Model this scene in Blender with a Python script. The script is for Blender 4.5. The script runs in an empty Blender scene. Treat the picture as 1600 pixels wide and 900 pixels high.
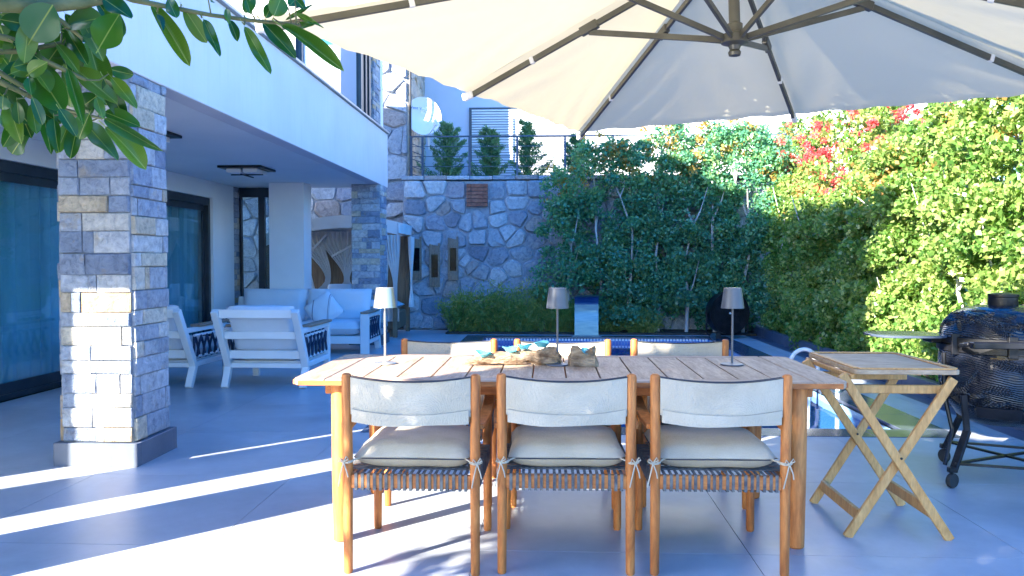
import bpy, bmesh, math, random
import numpy as np
from mathutils import Vector, Matrix, noise
random.seed(11); RNG = np.random.default_rng(7)
PI = math.pi; R = math.radians
scene = bpy.context.scene
COL = scene.collection

# ------------------------------------------------------------------ camera, sky, sun, exposure
cam_data = bpy.data.cameras.new("camera"); cam = bpy.data.objects.new("camera", cam_data); COL.objects.link(cam)
cam_data.lens = 28.8; cam_data.sensor_width = 36.0; cam_data.clip_start = 0.05; cam_data.clip_end = 3000
cam.location = (0, 0, 1.27)
cam.rotation_euler = (PI/2 - math.atan(42/1280), 0, math.atan(58/1280))
scene.camera = cam
SUN_EL, SUN_AZ = R(25), R(225)
world = bpy.data.worlds.new("World"); scene.world = world; world.use_nodes = True
wn = world.node_tree.nodes; wl = world.node_tree.links
bg = wn['Background']; sky = wn.new('ShaderNodeTexSky'); sky.sky_type = 'NISHITA'
sky.sun_disc = False; sky.sun_elevation = SUN_EL; sky.sun_rotation = SUN_AZ
sky.air_density = 1.0; sky.dust_density = 0.4; sky.ozone_density = 3.0
hs = wn.new('ShaderNodeHueSaturation'); hs.inputs['Saturation'].default_value = 1.55; hs.inputs['Hue'].default_value = .515
wl.new(sky.outputs[0], hs.inputs['Color']); wl.new(hs.outputs[0], bg.inputs[0]); bg.inputs[1].default_value = 0.15
sd = bpy.data.lights.new("sun", 'SUN'); sd.energy = 5.0; sd.angle = R(0.5); sd.color = (1.0, 0.93, 0.82)
sun = bpy.data.objects.new("sun", sd); COL.objects.link(sun)
sun.rotation_euler = Vector((math.cos(SUN_EL)*.7071, math.cos(SUN_EL)*.7071, -math.sin(SUN_EL))).to_track_quat('-Z', 'Y').to_euler()
vs = scene.view_settings; vs.view_transform = 'Standard'; vs.look = 'None'; vs.exposure = 2.65; vs.gamma = 1
scene.cycles.max_bounces = 8; scene.cycles.transparent_max_bounces = 24

# ------------------------------------------------------------------ materials
def newmat(name):
    m = bpy.data.materials.new(name); m.use_nodes = True
    nt = m.node_tree; return m, nt, nt.nodes['Principled BSDF'], nt.nodes['Material Output']
def setp(b, **k):
    for a, v in k.items():
        a = {'rough': 'Roughness', 'metal': 'Metallic', 'spec': 'Specular IOR Level', 'coat': 'Coat Weight', 'trans': 'Transmission Weight', 'ior': 'IOR'}[a]
        b.inputs[a].default_value = v
def rgba(c): return (c[0], c[1], c[2], 1)
def ramp(nt, fac, stops, interp='LINEAR'):
    r = nt.nodes.new('ShaderNodeValToRGB'); e = r.color_ramp.elements; r.color_ramp.interpolation = interp
    while len(e) < len(stops): e.new(0.5)
    for i, (p, c) in enumerate(stops): e[i].position = p; e[i].color = rgba(c)
    nt.links.new(fac, r.inputs[0]); return r.outputs[0]
def coords(nt, stretch=(1, 1, 1), kind='Object', rot=(0, 0, 0), shift=False):
    tc = nt.nodes.new('ShaderNodeTexCoord'); mp = nt.nodes.new('ShaderNodeMapping')
    mp.inputs['Scale'].default_value = stretch; mp.inputs['Rotation'].default_value = rot
    nt.links.new(tc.outputs[kind], mp.inputs[0])
    if shift:
        oi = nt.nodes.new('ShaderNodeObjectInfo'); mu = nt.nodes.new('ShaderNodeMath'); mu.operation = 'MULTIPLY'; mu.inputs[1].default_value = 37
        nt.links.new(oi.outputs['Random'], mu.inputs[0]); nt.links.new(mu.outputs[0], mp.inputs['Location'])
    return mp.outputs[0]
def nz(nt, vec, scale, detail=4, rough=.55, dist=0):
    n = nt.nodes.new('ShaderNodeTexNoise'); n.inputs['Scale'].default_value = scale
    n.inputs['Detail'].default_value = detail; n.inputs['Roughness'].default_value = rough; n.inputs['Distortion'].default_value = dist
    nt.links.new(vec, n.inputs['Vector']); return n.outputs['Fac']
def mixc(nt, fac, a, b, mode='MIX'):
    m = nt.nodes.new('ShaderNodeMix'); m.data_type = 'RGBA'; m.blend_type = mode
    for s, v in ((0, fac), (6, a), (7, b)):
        if isinstance(v, (int, float)): m.inputs[s].default_value = v
        elif isinstance(v, tuple): m.inputs[s].default_value = rgba(v)
        else: nt.links.new(v, m.inputs[s])
    return m.outputs[2]
def bump(nt, b, h, strength, dist=.01):
    n = nt.nodes.new('ShaderNodeBump'); n.inputs['Strength'].default_value = strength; n.inputs['Distance'].default_value = dist
    nt.links.new(h, n.inputs['Height']); nt.links.new(n.outputs[0], b.inputs['Normal']); return n
def pm(name, c1, c2=None, scale=5, rough=.6, bmp=0, bscale=60, stretch=(1, 1, 1), dist=.01, lo=.35, hi=.65, shift=False, **k):
    m, nt, b, o = newmat(name); setp(b, rough=rough, **k)
    v = coords(nt, stretch, shift=shift)
    nt.links.new(ramp(nt, nz(nt, v, scale), [(lo, c1), (hi, c2 or c1)]), b.inputs['Base Color'])
    if bmp: bump(nt, b, nz(nt, v, bscale, 5), bmp, dist)
    return m
M = {}
M['plaster'] = pm('plaster', (.74, .75, .77), (.80, .81, .82), 1.5, .85, .25, 120, dist=.004)
def rendermat():
    m, nt, b, o = newmat('balcony_render'); setp(b, rough=.88); v = coords(nt)
    c = ramp(nt, nz(nt, v, 1.2, 5), [(.3, (.60, .60, .63)), (.7, (.67, .67, .69))])
    s = nz(nt, coords(nt, (1, 9, .5)), 1.6, 6, .7); c = mixc(nt, ramp(nt, s, [(.52, (0, 0, 0)), (.75, (.30, .30, .30))]), c, (.48, .48, .50))
    nt.links.new(c, b.inputs['Base Color']); bump(nt, b, nz(nt, v, 80, 5), .35, .006); return m
M['render'] = rendermat()
M['ceiling'] = pm('ceiling_plaster', (.72, .74, .74), (.76, .78, .78), 1, .9, .1, 150, dist=.002)
M['plaster_wall'] = pm('wall_plaster', (.62, .66, .72), (.68, .72, .78), 1.2, .85, .25, 90, dist=.004)
M['coping'] = pm('coping_metal', (.26, .29, .33), (.30, .33, .37), 3, .45, metal=.3)
M['alu'] = pm('white_aluminium', (.70, .72, .74), (.76, .78, .80), 2, .4, .05, 200, dist=.001)
M['dark_alu'] = pm('dark_aluminium', (.03, .045, .06), (.05, .065, .085), 3, .35, metal=.5)
M['black_metal'] = pm('black_metal', (.012, .013, .015), (.03, .03, .035), 8, .38, metal=.6)
M['rail'] = pm('railing_metal', (.03, .06, .10), (.05, .08, .13), 8, .45, metal=.4)
M['rubber'] = pm('rubber', (.015, .015, .017), (.03, .03, .03), 10, .7)
M['steel'] = pm('stainless_steel', (.10, .20, .28), (.16, .28, .36), 4, .42, .1, 8, (1, 1, 12), metal=1, dist=.004)
M['umb_metal'] = pm('bronze_tube', (.095, .092, .075), (.14, .135, .11), 5, .42, metal=.45)
M['white_plastic'] = pm('white_plastic', (.78, .77, .74), (.82, .8, .78), 5, .5)
M['rope'] = pm('dark_rope', (.015, .03, .07), (.03, .05, .10), 90, .8, .6, 160)
M['strap'] = pm('grey_woven_strap', (.045, .045, .055), (.15, .145, .14), 26, .65, .5, 300, shift=True, dist=.003)
M['plinth'] = pm('plinth_tile', (.08, .10, .14), (.12, .14, .18), 3, .5, .1, 60)
M['kerb'] = pm('kerb_tile', (.05, .07, .11), (.09, .11, .16), 3, .35, .1, 60)
M['coping_stone'] = pm('pool_coping_stone', (.045, .06, .09), (.08, .10, .14), 2.5, .22, .1, 60)
M['soil'] = pm('planting_soil', (.035, .028, .02), (.08, .06, .04), 8, .95, 1, 30, dist=.03)
M['mulch'] = M['soil']
M['mortar_light'] = pm('pale_mortar', (.25, .28, .32), (.36, .38, .42), 11, .95, 1, 50, dist=.015)
M['mortar'] = pm('mortar', (.10, .11, .13), (.17, .18, .20), 9, .95, .8, 40, dist=.01)
M['trunk'] = pm('pale_bark', (.38, .36, .34), (.55, .53, .50), 10, .85, .6, 30, (1, 1, .3))
M['bark'] = pm('brown_bark', (.10, .075, .05), (.20, .15, .10), 12, .9, .8, 30, (1, 1, .3))
M['twig'] = pm('green_brown_twig', (.11, .12, .04), (.20, .18, .07), 18, .7, .4, 60)
M['brick'] = pm('red_brick', (.22, .08, .055), (.36, .15, .10), 12, .9, .6, 60, shift=True)
M['drape'] = pm('sheer_drape', (.62, .60, .60), (.70, .68, .67), 4, .9)
M['gaz_roof'] = pm('gazebo_cloth', (.66, .67, .68), (.72, .73, .74), 3, .85, .1, 200)
M['gaz_wood'] = pm('brown_stained_wood', (.17, .10, .06), (.26, .17, .10), 6, .6, .3, 40, (6, 6, .6))
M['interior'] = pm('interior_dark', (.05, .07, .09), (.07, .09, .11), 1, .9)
M['int_wall'] = pm('neighbour_plaster', (.58, .60, .68), (.64, .66, .74), .8, .85, .2, 60)
M['white_wall'] = pm('white_render', (.80, .80, .78), (.84, .84, .82), .7, .85)
M['turq'] = pm('turquoise_paint', (.35, .62, .60), (.40, .68, .66), 2, .6)
M['lavender'] = pm('rolled_metal_shutter', (.60, .62, .66), (.68, .70, .74), 2, .5, metal=.2)
M['diffuser'] = pm('opal_diffuser', (.72, .74, .78), (.76, .78, .82), 2, .4)
M['sofa_fabric'] = pm('pale_sofa_fabric', (.66, .69, .74), (.72, .75, .80), 3, .95, .35, 240, dist=.003)
M['red'] = pm('red_bract', (.62, .03, .06), (.80, .10, .12), 3, .7)
M['blue_print'] = pm('blue_print', (.10, .16, .40), (.12, .18, .44), 2, .6)
def fabric(name, a, b_, wr=.3):
    m, nt, b, o = newmat(name); setp(b, rough=.95, spec=.2)
    v = coords(nt, shift=True)
    big = nz(nt, v, 6, 3); w1 = nz(nt, coords(nt, (900, 60, 900)), 1, 2); w2 = nz(nt, coords(nt, (60, 900, 60)), 1, 2)
    c = ramp(nt, big, [(.3, a), (.7, b_)])
    c = mixc(nt, .35, c, ramp(nt, w1, [(.3, (.35, .33, .30)), (.6, (1, 1, 1))]), 'MULTIPLY')
    nt.links.new(c, b.inputs['Base Color'])
    ad = nt.nodes.new('ShaderNodeMath'); ad.operation = 'ADD'; nt.links.new(nz(nt, v, 7, 2, dist=.2), ad.inputs[0])
    nt.links.new(w2, ad.inputs[1]); bump(nt, b, ad.outputs[0], wr, .012); return m
M['linen'] = fabric('cream_linen', (.47, .41, .325), (.57, .50, .40), .4)
M['stripe'] = pm('striped_pillow', (.70, .73, .78), (.20, .22, .28), 1, .9, stretch=(18, 0, 0), lo=.58, hi=.62)
M['piping'] = pm('navy_piping', (.03, .035, .05), (.05, .055, .07), 10, .8)
def teak(name, a, b_, c, stretch, rough=.5, gray=0):
    m, nt, b, o = newmat(name); setp(b, rough=rough, spec=.4)
    v = coords(nt, stretch, shift=True)
    g = nz(nt, v, 6, 6, .65, .8); f = nz(nt, v, 30, 3)
    col = ramp(nt, g, [(.28, a), (.5, b_), (.72, c)])
    col = mixc(nt, .35, col, ramp(nt, f, [(.35, (.35, .3, .28)), (.6, (1, 1, 1))]), 'MULTIPLY')
    oi = nt.nodes.new('ShaderNodeObjectInfo')
    col = mixc(nt, .5, col, ramp(nt, oi.outputs['Random'], [(0, (.72, .70, .68)), (1, (1, 1, 1))]), 'MULTIPLY')
    nt.links.new(col, b.inputs['Base Color']); bump(nt, b, g, .25, .004); return m
M['teak'] = teak('oiled_teak', (.31, .085, .020), (.53, .175, .042), (.67, .26, .075), (3, 3, .5))
M['teak_x'] = teak('oiled_teak_rail', (.31, .085, .020), (.51, .17, .042), (.65, .25, .075), (.5, 3, 3))
M['teak_top'] = teak('weathered_teak', (.30, .20, .13), (.46, .33, .23), (.60, .45, .32), (4, .5, 4), .6)
M['teak_edge'] = teak('weathered_teak_border', (.27, .19, .14), (.40, .28, .20), (.50, .37, .28), (.5, 4, 4), .6)
M['tray_wood'] = teak('pale_pine', (.48, .24, .075), (.62, .34, .12), (.70, .43, .18), (3, 3, .7))
M['tray_top'] = teak('stained_tray_top', (.32, .22, .14), (.45, .33, .22), (.56, .43, .30), (.8, 3, 3), .6)
M['arm_wood'] = teak('grey_teak_arm', (.20, .14, .10), (.30, .22, .16), (.38, .28, .20), (3, .6, 3), .6)
M['driftwood'] = pm('driftwood', (.13, .075, .04), (.46, .33, .21), 9, .9, 1, 30, (1, 3, 3), dist=.02)

def stonemat(name, stops, grain=14, rust=.18, rough=.85, bs=.9, d=.02):
    m, nt, b, o = newmat(name); setp(b, rough=rough, spec=.35)
    oi = nt.nodes.new('ShaderNodeObjectInfo'); base = ramp(nt, oi.outputs['Random'], stops)
    v = coords(nt, shift=True)
    n1 = nz(nt, v, grain, 8, .7, .4); n2 = nz(nt, v, grain*.35, 5, .6)
    c = mixc(nt, .75, base, ramp(nt, n1, [(.3, (.38, .40, .45)), (.5, (.95, .95, .95)), (.7, (1.35, 1.33, 1.3))]), 'MULTIPLY')
    f = ramp(nt, n2, [(.60, (0, 0, 0)), (.70, (rust*3, rust*3, rust*3))])
    c = mixc(nt, f, c, (.40, .30, .17))
    nt.links.new(c, b.inputs['Base Color']); bump(nt, b, n1, bs, d); return m
M['clad'] = stonemat('split_face_stone', [(0, (.19, .23, .31)), (.2, (.30, .35, .44)), (.4, (.52, .54, .58)), (.58, (.28, .32, .40)), (.75, (.58, .58, .58)), (.88, (.60, .53, .42)), (.96, (.52, .36, .20)), (1, (.48, .43, .36))], 20, .16, .8, 1, .035)
M['rubble'] = stonemat('rubble_stone', [(0, (.22, .25, .31)), (.25, (.33, .36, .41)), (.5, (.42, .45, .49)), (.75, (.56, .58, .60)), (.9, (.32, .33, .38)), (.96, (.42, .35, .31)), (1, (.20, .23, .29))], 17, .02, .9, 1, .035)
M['beige_rubble'] = stonemat('beige_crazy_stone', [(0, (.52, .43, .32)), (.5, (.60, .52, .42)), (1, (.44, .38, .32))], 9, .1, .9, 1, .02)

def tilemat():
    m, nt, b, o = newmat('floor_tile'); v = coords(nt)
    a = nz(nt, v, 1.3, 6, .6, .6); c2 = nz(nt, v, 9, 6, .7)
    c = ramp(nt, a, [(.28, (.30, .32, .35)), (.5, (.41, .43, .46)), (.75, (.54, .56, .59))])
    c = mixc(nt, .3, c, ramp(nt, c2, [(.35, (.72, .73, .75)), (.65, (1, 1, 1))]), 'MULTIPLY')
    nt.links.new(c, b.inputs['Base Color'])
    nt.links.new(ramp(nt, a, [(.3, (.30,)*3), (.7, (.42,)*3)]), b.inputs['Roughness']); setp(b, spec=.5)
    st = nz(nt, v, 3.2, 8, .75, 1.5); c = mixc(nt, ramp(nt, st, [(.60, (0, 0, 0)), (.72, (.5, .5, .5))]), c, (.30, .31, .32))
    oi = nt.nodes.new('ShaderNodeObjectInfo'); c = mixc(nt, .5, c, ramp(nt, oi.outputs['Random'], [(0, (.86, .87, .88)), (1, (1, 1, 1))]), 'MULTIPLY')
    nt.links.new(c, b.inputs['Base Color'])
    bump(nt, b, c2, .06, .003); return m
M['tile'] = tilemat()
M['grout'] = pm('grout', (.26, .28, .31), (.32, .34, .37), 8, .9)
def poolmat():
    m, nt, b, o = newmat('pool_mosaic'); setp(b, rough=.3)
    br = nt.nodes.new('ShaderNodeTexBrick'); nt.links.new(coords(nt), br.inputs['Vector'])
    br.offset = 0; br.inputs['Scale'].default_value = 1; br.inputs['Brick Width'].default_value = .05; br.inputs['Row Height'].default_value = .05
    br.inputs['Mortar Size'].default_value = .003
    br.inputs['Color1'].default_value = (.02, .12, .42, 1); br.inputs['Color2'].default_value = (.03, .18, .52, 1); br.inputs['Mortar'].default_value = (.2, .35, .5, 1)
    nt.links.new(br.outputs[0], b.inputs['Base Color']); return m
M['mosaic'] = poolmat()
def glassmat(name, tint, f0=.06, refl=(1, 1, 1), rough=0.0, waves=0):
    m, nt, b, o = newmat(name); nt.nodes.remove(b)
    t = nt.nodes.new('ShaderNodeBsdfTransparent'); t.inputs[0].default_value = rgba(tint)
    g = nt.nodes.new('ShaderNodeBsdfGlossy'); g.inputs[0].default_value = rgba(refl); g.inputs['Roughness'].default_value = rough
    lw = nt.nodes.new('ShaderNodeLayerWeight'); lw.inputs[0].default_value = .5
    pw = nt.nodes.new('ShaderNodeMath'); pw.operation = 'POWER'; pw.inputs[1].default_value = 4; nt.links.new(lw.outputs['Facing'], pw.inputs[0])
    ma = nt.nodes.new('ShaderNodeMath'); ma.operation = 'MULTIPLY_ADD'; ma.inputs[1].default_value = 1-f0; ma.inputs[2].default_value = f0
    nt.links.new(pw.outputs[0], ma.inputs[0])
    mx = nt.nodes.new('ShaderNodeMixShader'); nt.links.new(ma.outputs[0], mx.inputs[0]); nt.links.new(t.outputs[0], mx.inputs[1]); nt.links.new(g.outputs[0], mx.inputs[2])
    nt.links.new(mx.outputs[0], o.inputs[0])
    if waves:
        bp = nt.nodes.new('ShaderNodeBump'); bp.inputs['Strength'].default_value = waves; bp.inputs['Distance'].default_value = .02
        nt.links.new(nz(nt, coords(nt), 3.5, 3), bp.inputs['Height']); nt.links.new(bp.outputs[0], g.inputs['Normal']); nt.links.new(bp.outputs[0], lw.inputs['Normal'])
    return m
M['door_glass'] = glassmat('tinted_door_glass', (.66, .82, .88), .045)
M['solar_glass'] = glassmat('reflective_window_glass', (.08, .11, .15), .45)
M['mirror'] = glassmat('mirror_glass', (.16, .18, .22), .04, (.5, .58, .7), rough=.2)
M['water'] = glassmat('pool_water', (.45, .72, .95), .03, waves=.12)
def turqglass():
    m, nt, b, o = newmat('turquoise_glass'); setp(b, rough=.05, trans=.55, ior=1.45)
    b.inputs['Base Color'].default_value = (.18, .62, .72, 1); return m
M['turq_glass'] = turqglass()
def curtain():
    m, nt, b, o = newmat('teal_curtain'); setp(b, rough=.9)
    w = nt.nodes.new('ShaderNodeTexNoise'); nt.links.new(coords(nt, (1, 1, .1)), w.inputs[0]); w.inputs['Scale'].default_value = 6
    nt.links.new(ramp(nt, w.outputs[0], [(.3, (.40, .60, .62)), (.7, (.58, .76, .76))]), b.inputs['Base Color']); return m
M['curtain'] = curtain()
def canopymat():
    m, nt, b, o = newmat('canopy_cloth'); setp(b, rough=.9, spec=.1); b.inputs['Base Color'].default_value = (.80, .77, .69, 1)
    v = coords(nt); w = nz(nt, v, 2.2, 4, .6, .5); bump(nt, b, w, .25, .05)
    t = nt.nodes.new('ShaderNodeBsdfTranslucent'); t.inputs[0].default_value = (.84, .78, .61, 1)
    mx = nt.nodes.new('ShaderNodeMixShader'); mx.inputs[0].default_value = .42
    nt.links.new(b.outputs[0], mx.inputs[1]); nt.links.new(t.outputs[0], mx.inputs[2]); nt.links.new(mx.outputs[0], o.inputs[0]); return m
M['canopy'] = canopymat()
def leafmat(name, stops, trans=.35, rough=.45, tc=None):
    m, nt, b, o = newmat(name); setp(b, rough=rough, spec=.4)
    ge = nt.nodes.new('ShaderNodeNewGeometry'); c = mixc(nt, .45, ramp(nt, ge.outputs['Random Per Island'], stops), ramp(nt, nz(nt, coords(nt, kind='Object'), 1.9, 3, .6), [(.30+.4*p_, c_) for p_, c_ in stops]))
    nt.links.new(c, b.inputs['Base Color'])
    t = nt.nodes.new('ShaderNodeBsdfTranslucent')
    nt.links.new(mixc(nt, 1.0, c, tc or (1.6, 1.9, .8), 'MULTIPLY'), t.inputs[0])
    mx = nt.nodes.new('ShaderNodeMixShader'); mx.inputs[0].default_value = trans
    nt.links.new(b.outputs[0], mx.inputs[1]); nt.links.new(t.outputs[0], mx.inputs[2]); nt.links.new(mx.outputs[0], o.inputs[0]); return m
M['leaf_dark'] = leafmat('dark_evergreen_leaf', [(0, (.05, .17, .12)), (.5, (.09, .28, .17)), (.85, (.19, .36, .14)), (1, (.36, .32, .10))], .3, .28)
M['leaf_hedge'] = leafmat('hedge_leaf', [(0, (.05, .14, .03)), (.4, (.12, .24, .05)), (.75, (.30, .37, .11)), (.95, (.48, .48, .20)), (1, (.44, .34, .12))], .35, .3)
M['leaf_tip'] = leafmat('young_red_leaf', [(0, (.30, .26, .07)), (.5, (.42, .22, .07)), (1, (.46, .36, .10))])
M['leaf_conifer'] = leafmat('conifer_needles', [(0, (.05, .15, .08)), (1, (.14, .28, .12))], .2)
M['leaf_fern'] = leafmat('fern_frond', [(0, (.11, .20, .05)), (.6, (.28, .34, .09)), (1, (.50, .38, .14))])
M['leaf_red'] = leafmat('red_bract_leaf', [(0, (.62, .03, .04)), (1, (.80, .20, .18))], .4, tc=(1.2, .9, .9))
def rubberleaf():
    m, nt, b, o = newmat('rubber_leaf'); setp(b, rough=.32, spec=.5)
    tc = nt.nodes.new('ShaderNodeTexCoord'); sp = nt.nodes.new('ShaderNodeSeparateXYZ'); nt.links.new(tc.outputs['Object'], sp.inputs[0])
    ab = nt.nodes.new('ShaderNodeMath'); ab.operation = 'ABSOLUTE'; nt.links.new(sp.outputs[1], ab.inputs[0])
    oi = nt.nodes.new('ShaderNodeObjectInfo')
    base = ramp(nt, oi.outputs['Random'], [(0, (.025, .11, .015)), (.45, (.06, .18, .02)), (.8, (.17, .26, .03)), (1, (.02, .14, .09))])
    wv = nt.nodes.new('ShaderNodeTexWave'); wv.inputs['Scale'].default_value = 9; wv.inputs['Distortion'].default_value = 1; nt.links.new(tc.outputs['Object'], wv.inputs[0])
    base = mixc(nt, .25, base, ramp(nt, wv.outputs[0], [(0, (.6, .7, .6)), (1, (1, 1, 1))]), 'MULTIPLY')
    c = mixc(nt, ramp(nt, ab.outputs[0], [(.010, (1, 1, 1)), (.026, (0, 0, 0))]), base, (.32, .38, .10))
    nt.links.new(c, b.inputs['Base Color'])
    t = nt.nodes.new('ShaderNodeBsdfTranslucent'); nt.links.new(mixc(nt, 1.0, c, (2.2, 2.2, .7), 'MULTIPLY'), t.inputs[0])
    mx = nt.nodes.new('ShaderNodeMixShader'); mx.inputs[0].default_value = .38
    nt.links.new(b.outputs[0], mx.inputs[1]); nt.links.new(t.outputs[0], mx.inputs[2]); nt.links.new(mx.outputs[0], o.inputs[0]); return m
M['rubber_leaf'] = rubberleaf()
def ceramic():
    m, nt, b, o = newmat('black_relief_ceramic'); setp(b, rough=.24, spec=.45, coat=.15)
    b.inputs['Base Color'].default_value = (.010, .013, .022, 1)
    v = coords(nt)
    wv = nt.nodes.new('ShaderNodeTexWave'); wv.wave_type = 'RINGS'; wv.inputs['Scale'].default_value = 26; wv.inputs['Distortion'].default_value = 9; wv.inputs['Detail'].default_value = 1; wv.inputs['Detail Scale'].default_value = .35
    nt.links.new(v, wv.inputs[0]); vo = nt.nodes.new('ShaderNodeTexVoronoi'); vo.inputs['Scale'].default_value = 9; nt.links.new(v, vo.inputs[0])
    s2 = nt.nodes.new('ShaderNodeMath'); s2.operation = 'MULTIPLY'; nt.links.new(wv.outputs['Fac'], s2.inputs[0]); nt.links.new(vo.outputs['Distance'], s2.inputs[1])
    bump(nt, b, s2.outputs[0], .5, .012); return m
M['ceramic'] = ceramic()
M['lamp_grey'] = pm('brushed_grey_lacquer', (.085, .095, .12), (.11, .12, .145), 3, .42, metal=.15)
M['lamp_silver'] = pm('brushed_silver_lacquer', (.36, .355, .33), (.42, .41, .39), 3, .3, metal=.6)

# ------------------------------------------------------------------ mesh building
class MB:
    def __init__(s): s.v = []; s.f = []
    def add(s, vs, fs):
        n = len(s.v); s.v += [tuple(p) for p in vs]; s.f += [tuple(i+n for i in f) for f in fs]; return s
    def box(s, x0, x1, y0, y1, z0, z1, T=None):
        vs = [Vector((x, y, z)) for z in (z0, z1) for y in (y0, y1) for x in (x0, x1)]
        if T is not None: vs = [T @ p for p in vs]
        return s.add(vs, [(0, 2, 3, 1), (4, 5, 7, 6), (0, 1, 5, 4), (2, 6, 7, 3), (0, 4, 6, 2), (1, 3, 7, 5)])
    def bar(s, a, b, w, h, up=(0, 0, 1)):
        a = Vector(a); b = Vector(b); d = (b-a); L = d.length; d.normalize(); u = Vector(up)
        if abs(d.dot(u)) > .98: u = Vector((0, 1, 0))
        sx = d.cross(u).normalized(); uz = sx.cross(d)
        T = Matrix.Translation(a) @ Matrix((sx, d, uz)).transposed().to_4x4()
        return s.box(-w/2, w/2, 0, L, -h/2, h/2, T)
    def tube(s, pts, r, n=10, closed=False):
        pts = [Vector(p) for p in pts]; k = len(pts); rr = r if isinstance(r, (list, tuple)) else [r]*k
        prev = None; rings = []
        for i in range(k):
            if closed: d = pts[(i+1) % k]-pts[i-1]
            else: d = pts[min(i+1, k-1)]-pts[max(i-1, 0)]
            d.normalize()
            if prev is None:
                a = Vector((0, 0, 1)) if abs(d.z) < .9 else Vector((1, 0, 0)); x = d.cross(a).normalized()
            else:
                x = (prev - d*prev.dot(d)).normalized()
            prev = x; y = d.cross(x)
            rings.append([pts[i]+rr[i]*(math.cos(2*PI*j/n)*x+math.sin(2*PI*j/n)*y) for j in range(n)])
        vs = [p for rg in rings for p in rg]; fs = []
        for i in range(k if closed else k-1):
            for j in range(n):
                a = i*n+j; b = i*n+(j+1) % n; c = ((i+1) % k)*n+(j+1) % n; d = ((i+1) % k)*n+j; fs.append((a, b, c, d))
        if not closed: fs += [tuple(range(n))[::-1], tuple(range((k-1)*n, k*n))]
        return s.add(vs, fs)
    def lathe(s, prof, n=24, o=(0, 0, 0), T=None):
        vs = []
        for (r, z) in prof:
            for j in range(n):
                p = Vector((r*math.cos(2*PI*j/n), r*math.sin(2*PI*j/n), z))
                if T is not None: p = T @ p
                vs.append(p+Vector(o))
        fs = []
        for i in range(len(prof)-1):
            for j in range(n):
                fs.append((i*n+j, i*n+(j+1) % n, (i+1)*n+(j+1) % n, (i+1)*n+j))
        fs += [tuple(range(n))[::-1], tuple(range((len(prof)-1)*n, len(prof)*n))]
        return s.add(vs, fs)
    def prism(s, poly, z0, z1, T=None):
        n = len(poly); vs = [Vector((x, y, z)) for z in (z0, z1) for x, y in poly]
        if T is not None: vs = [T @ p for p in vs]
        return s.add(vs, [tuple(range(n))[::-1], tuple(range(n, 2*n))]+[(i, (i+1) % n, n+(i+1) % n, n+i) for i in range(n)])
    def grid(s, fn, nu, nv):
        vs = [fn(i/nu, j/nv) for j in range(nv+1) for i in range(nu+1)]
        fs = [(j*(nu+1)+i, j*(nu+1)+i+1, (j+1)*(nu+1)+i+1, (j+1)*(nu+1)+i) for j in range(nv) for i in range(nu)]
        return s.add(vs, fs)
    def slab(s, fn, nu, nv, th):
        """closed sheet: fn(u,v) -> (point, normal)"""
        top = []; bot = []
        for j in range(nv+1):
            for i in range(nu+1):
                p, nrm = fn(i/nu, j/nv); p = Vector(p); nrm = Vector(nrm); top.append(p+nrm*th/2); bot.append(p-nrm*th/2)
        N = len(top); id_ = lambda i, j: j*(nu+1)+i; fs = []
        for j in range(nv):
            for i in range(nu):
                q = (id_(i, j), id_(i+1, j), id_(i+1, j+1), id_(i, j+1)); fs.append(q); fs.append(tuple(N+k for k in q[::-1]))
        bd = [id_(i, 0) for i in range(nu)]+[id_(nu, j) for j in range(nv)]+[id_(i, nv) for i in range(nu, 0, -1)]+[id_(0, j) for j in range(nv, 0, -1)]
        for a, b in zip(bd, bd[1:]+bd[:1]): fs.append((b, a, N+a, N+b))
        return s.add(top+bot, fs)
    def mesh(s, name, mat, bevel=0, smooth=None, fix=True):
        me = bpy.data.meshes.new(name); me.from_pydata(s.v, [], s.f)
        if fix or bevel:
            bm = bmesh.new(); bm.from_mesh(me)
            if fix: bmesh.ops.recalc_face_normals(bm, faces=bm.faces)
            if bevel: bmesh.ops.bevel(bm, geom=bm.edges[:], offset=bevel, segments=1, affect='EDGES', clamp_overlap=True)
            bm.to_mesh(me); bm.free()
        if smooth is not None:
            me.shade_smooth(); me.set_sharp_from_angle(angle=R(smooth))
        me.materials.append(M[mat]); return me
    def build(s, name, mat, parent=None, bevel=0, smooth=None, loc=None, fix=True):
        o = bpy.data.objects.new(name, s.mesh(name, mat, bevel, smooth, fix)); COL.objects.link(o); o.parent = parent
        if loc: o.location = loc
        return o
def inst(name, me, parent=None, loc=None, rot=None, scale=None):
    o = bpy.data.objects.new(name, me); COL.objects.link(o); o.parent = parent
    if loc: o.location = loc
    if rot: o.rotation_euler = rot
    if scale: o.scale = scale
    return o
def thing(name, label, cat, loc=(0, 0, 0), rotz=0, group=None):
    o = bpy.data.objects.new(name, None); COL.objects.link(o); o.empty_display_size = .1
    o.location = loc; o.rotation_euler = (0, 0, rotz); return tag(o, label, cat, group)
def tag(o, label, cat, group=None):
    o['label'] = label; o['category'] = cat
    if group: o['group'] = group
    return o
def struct(o): o['kind'] = 'structure'; return o
def stuff(o): o['kind'] = 'stuff'; return o
def copy_tree(src, loc, rotz, label, group=None):
    idx = {}
    for ob in list(COL.objects): idx.setdefault(ob.parent, []).append(ob)
    def cp(o, par):
        c = o.copy(); COL.objects.link(c); c.parent = par
        for ch in idx.get(o, []): cp(ch, c)
        return c
    c = cp(src, None); c.location = loc; c.rotation_euler = (0, 0, rotz); c['label'] = label
    if group: c['group'] = group
    return c
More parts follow.
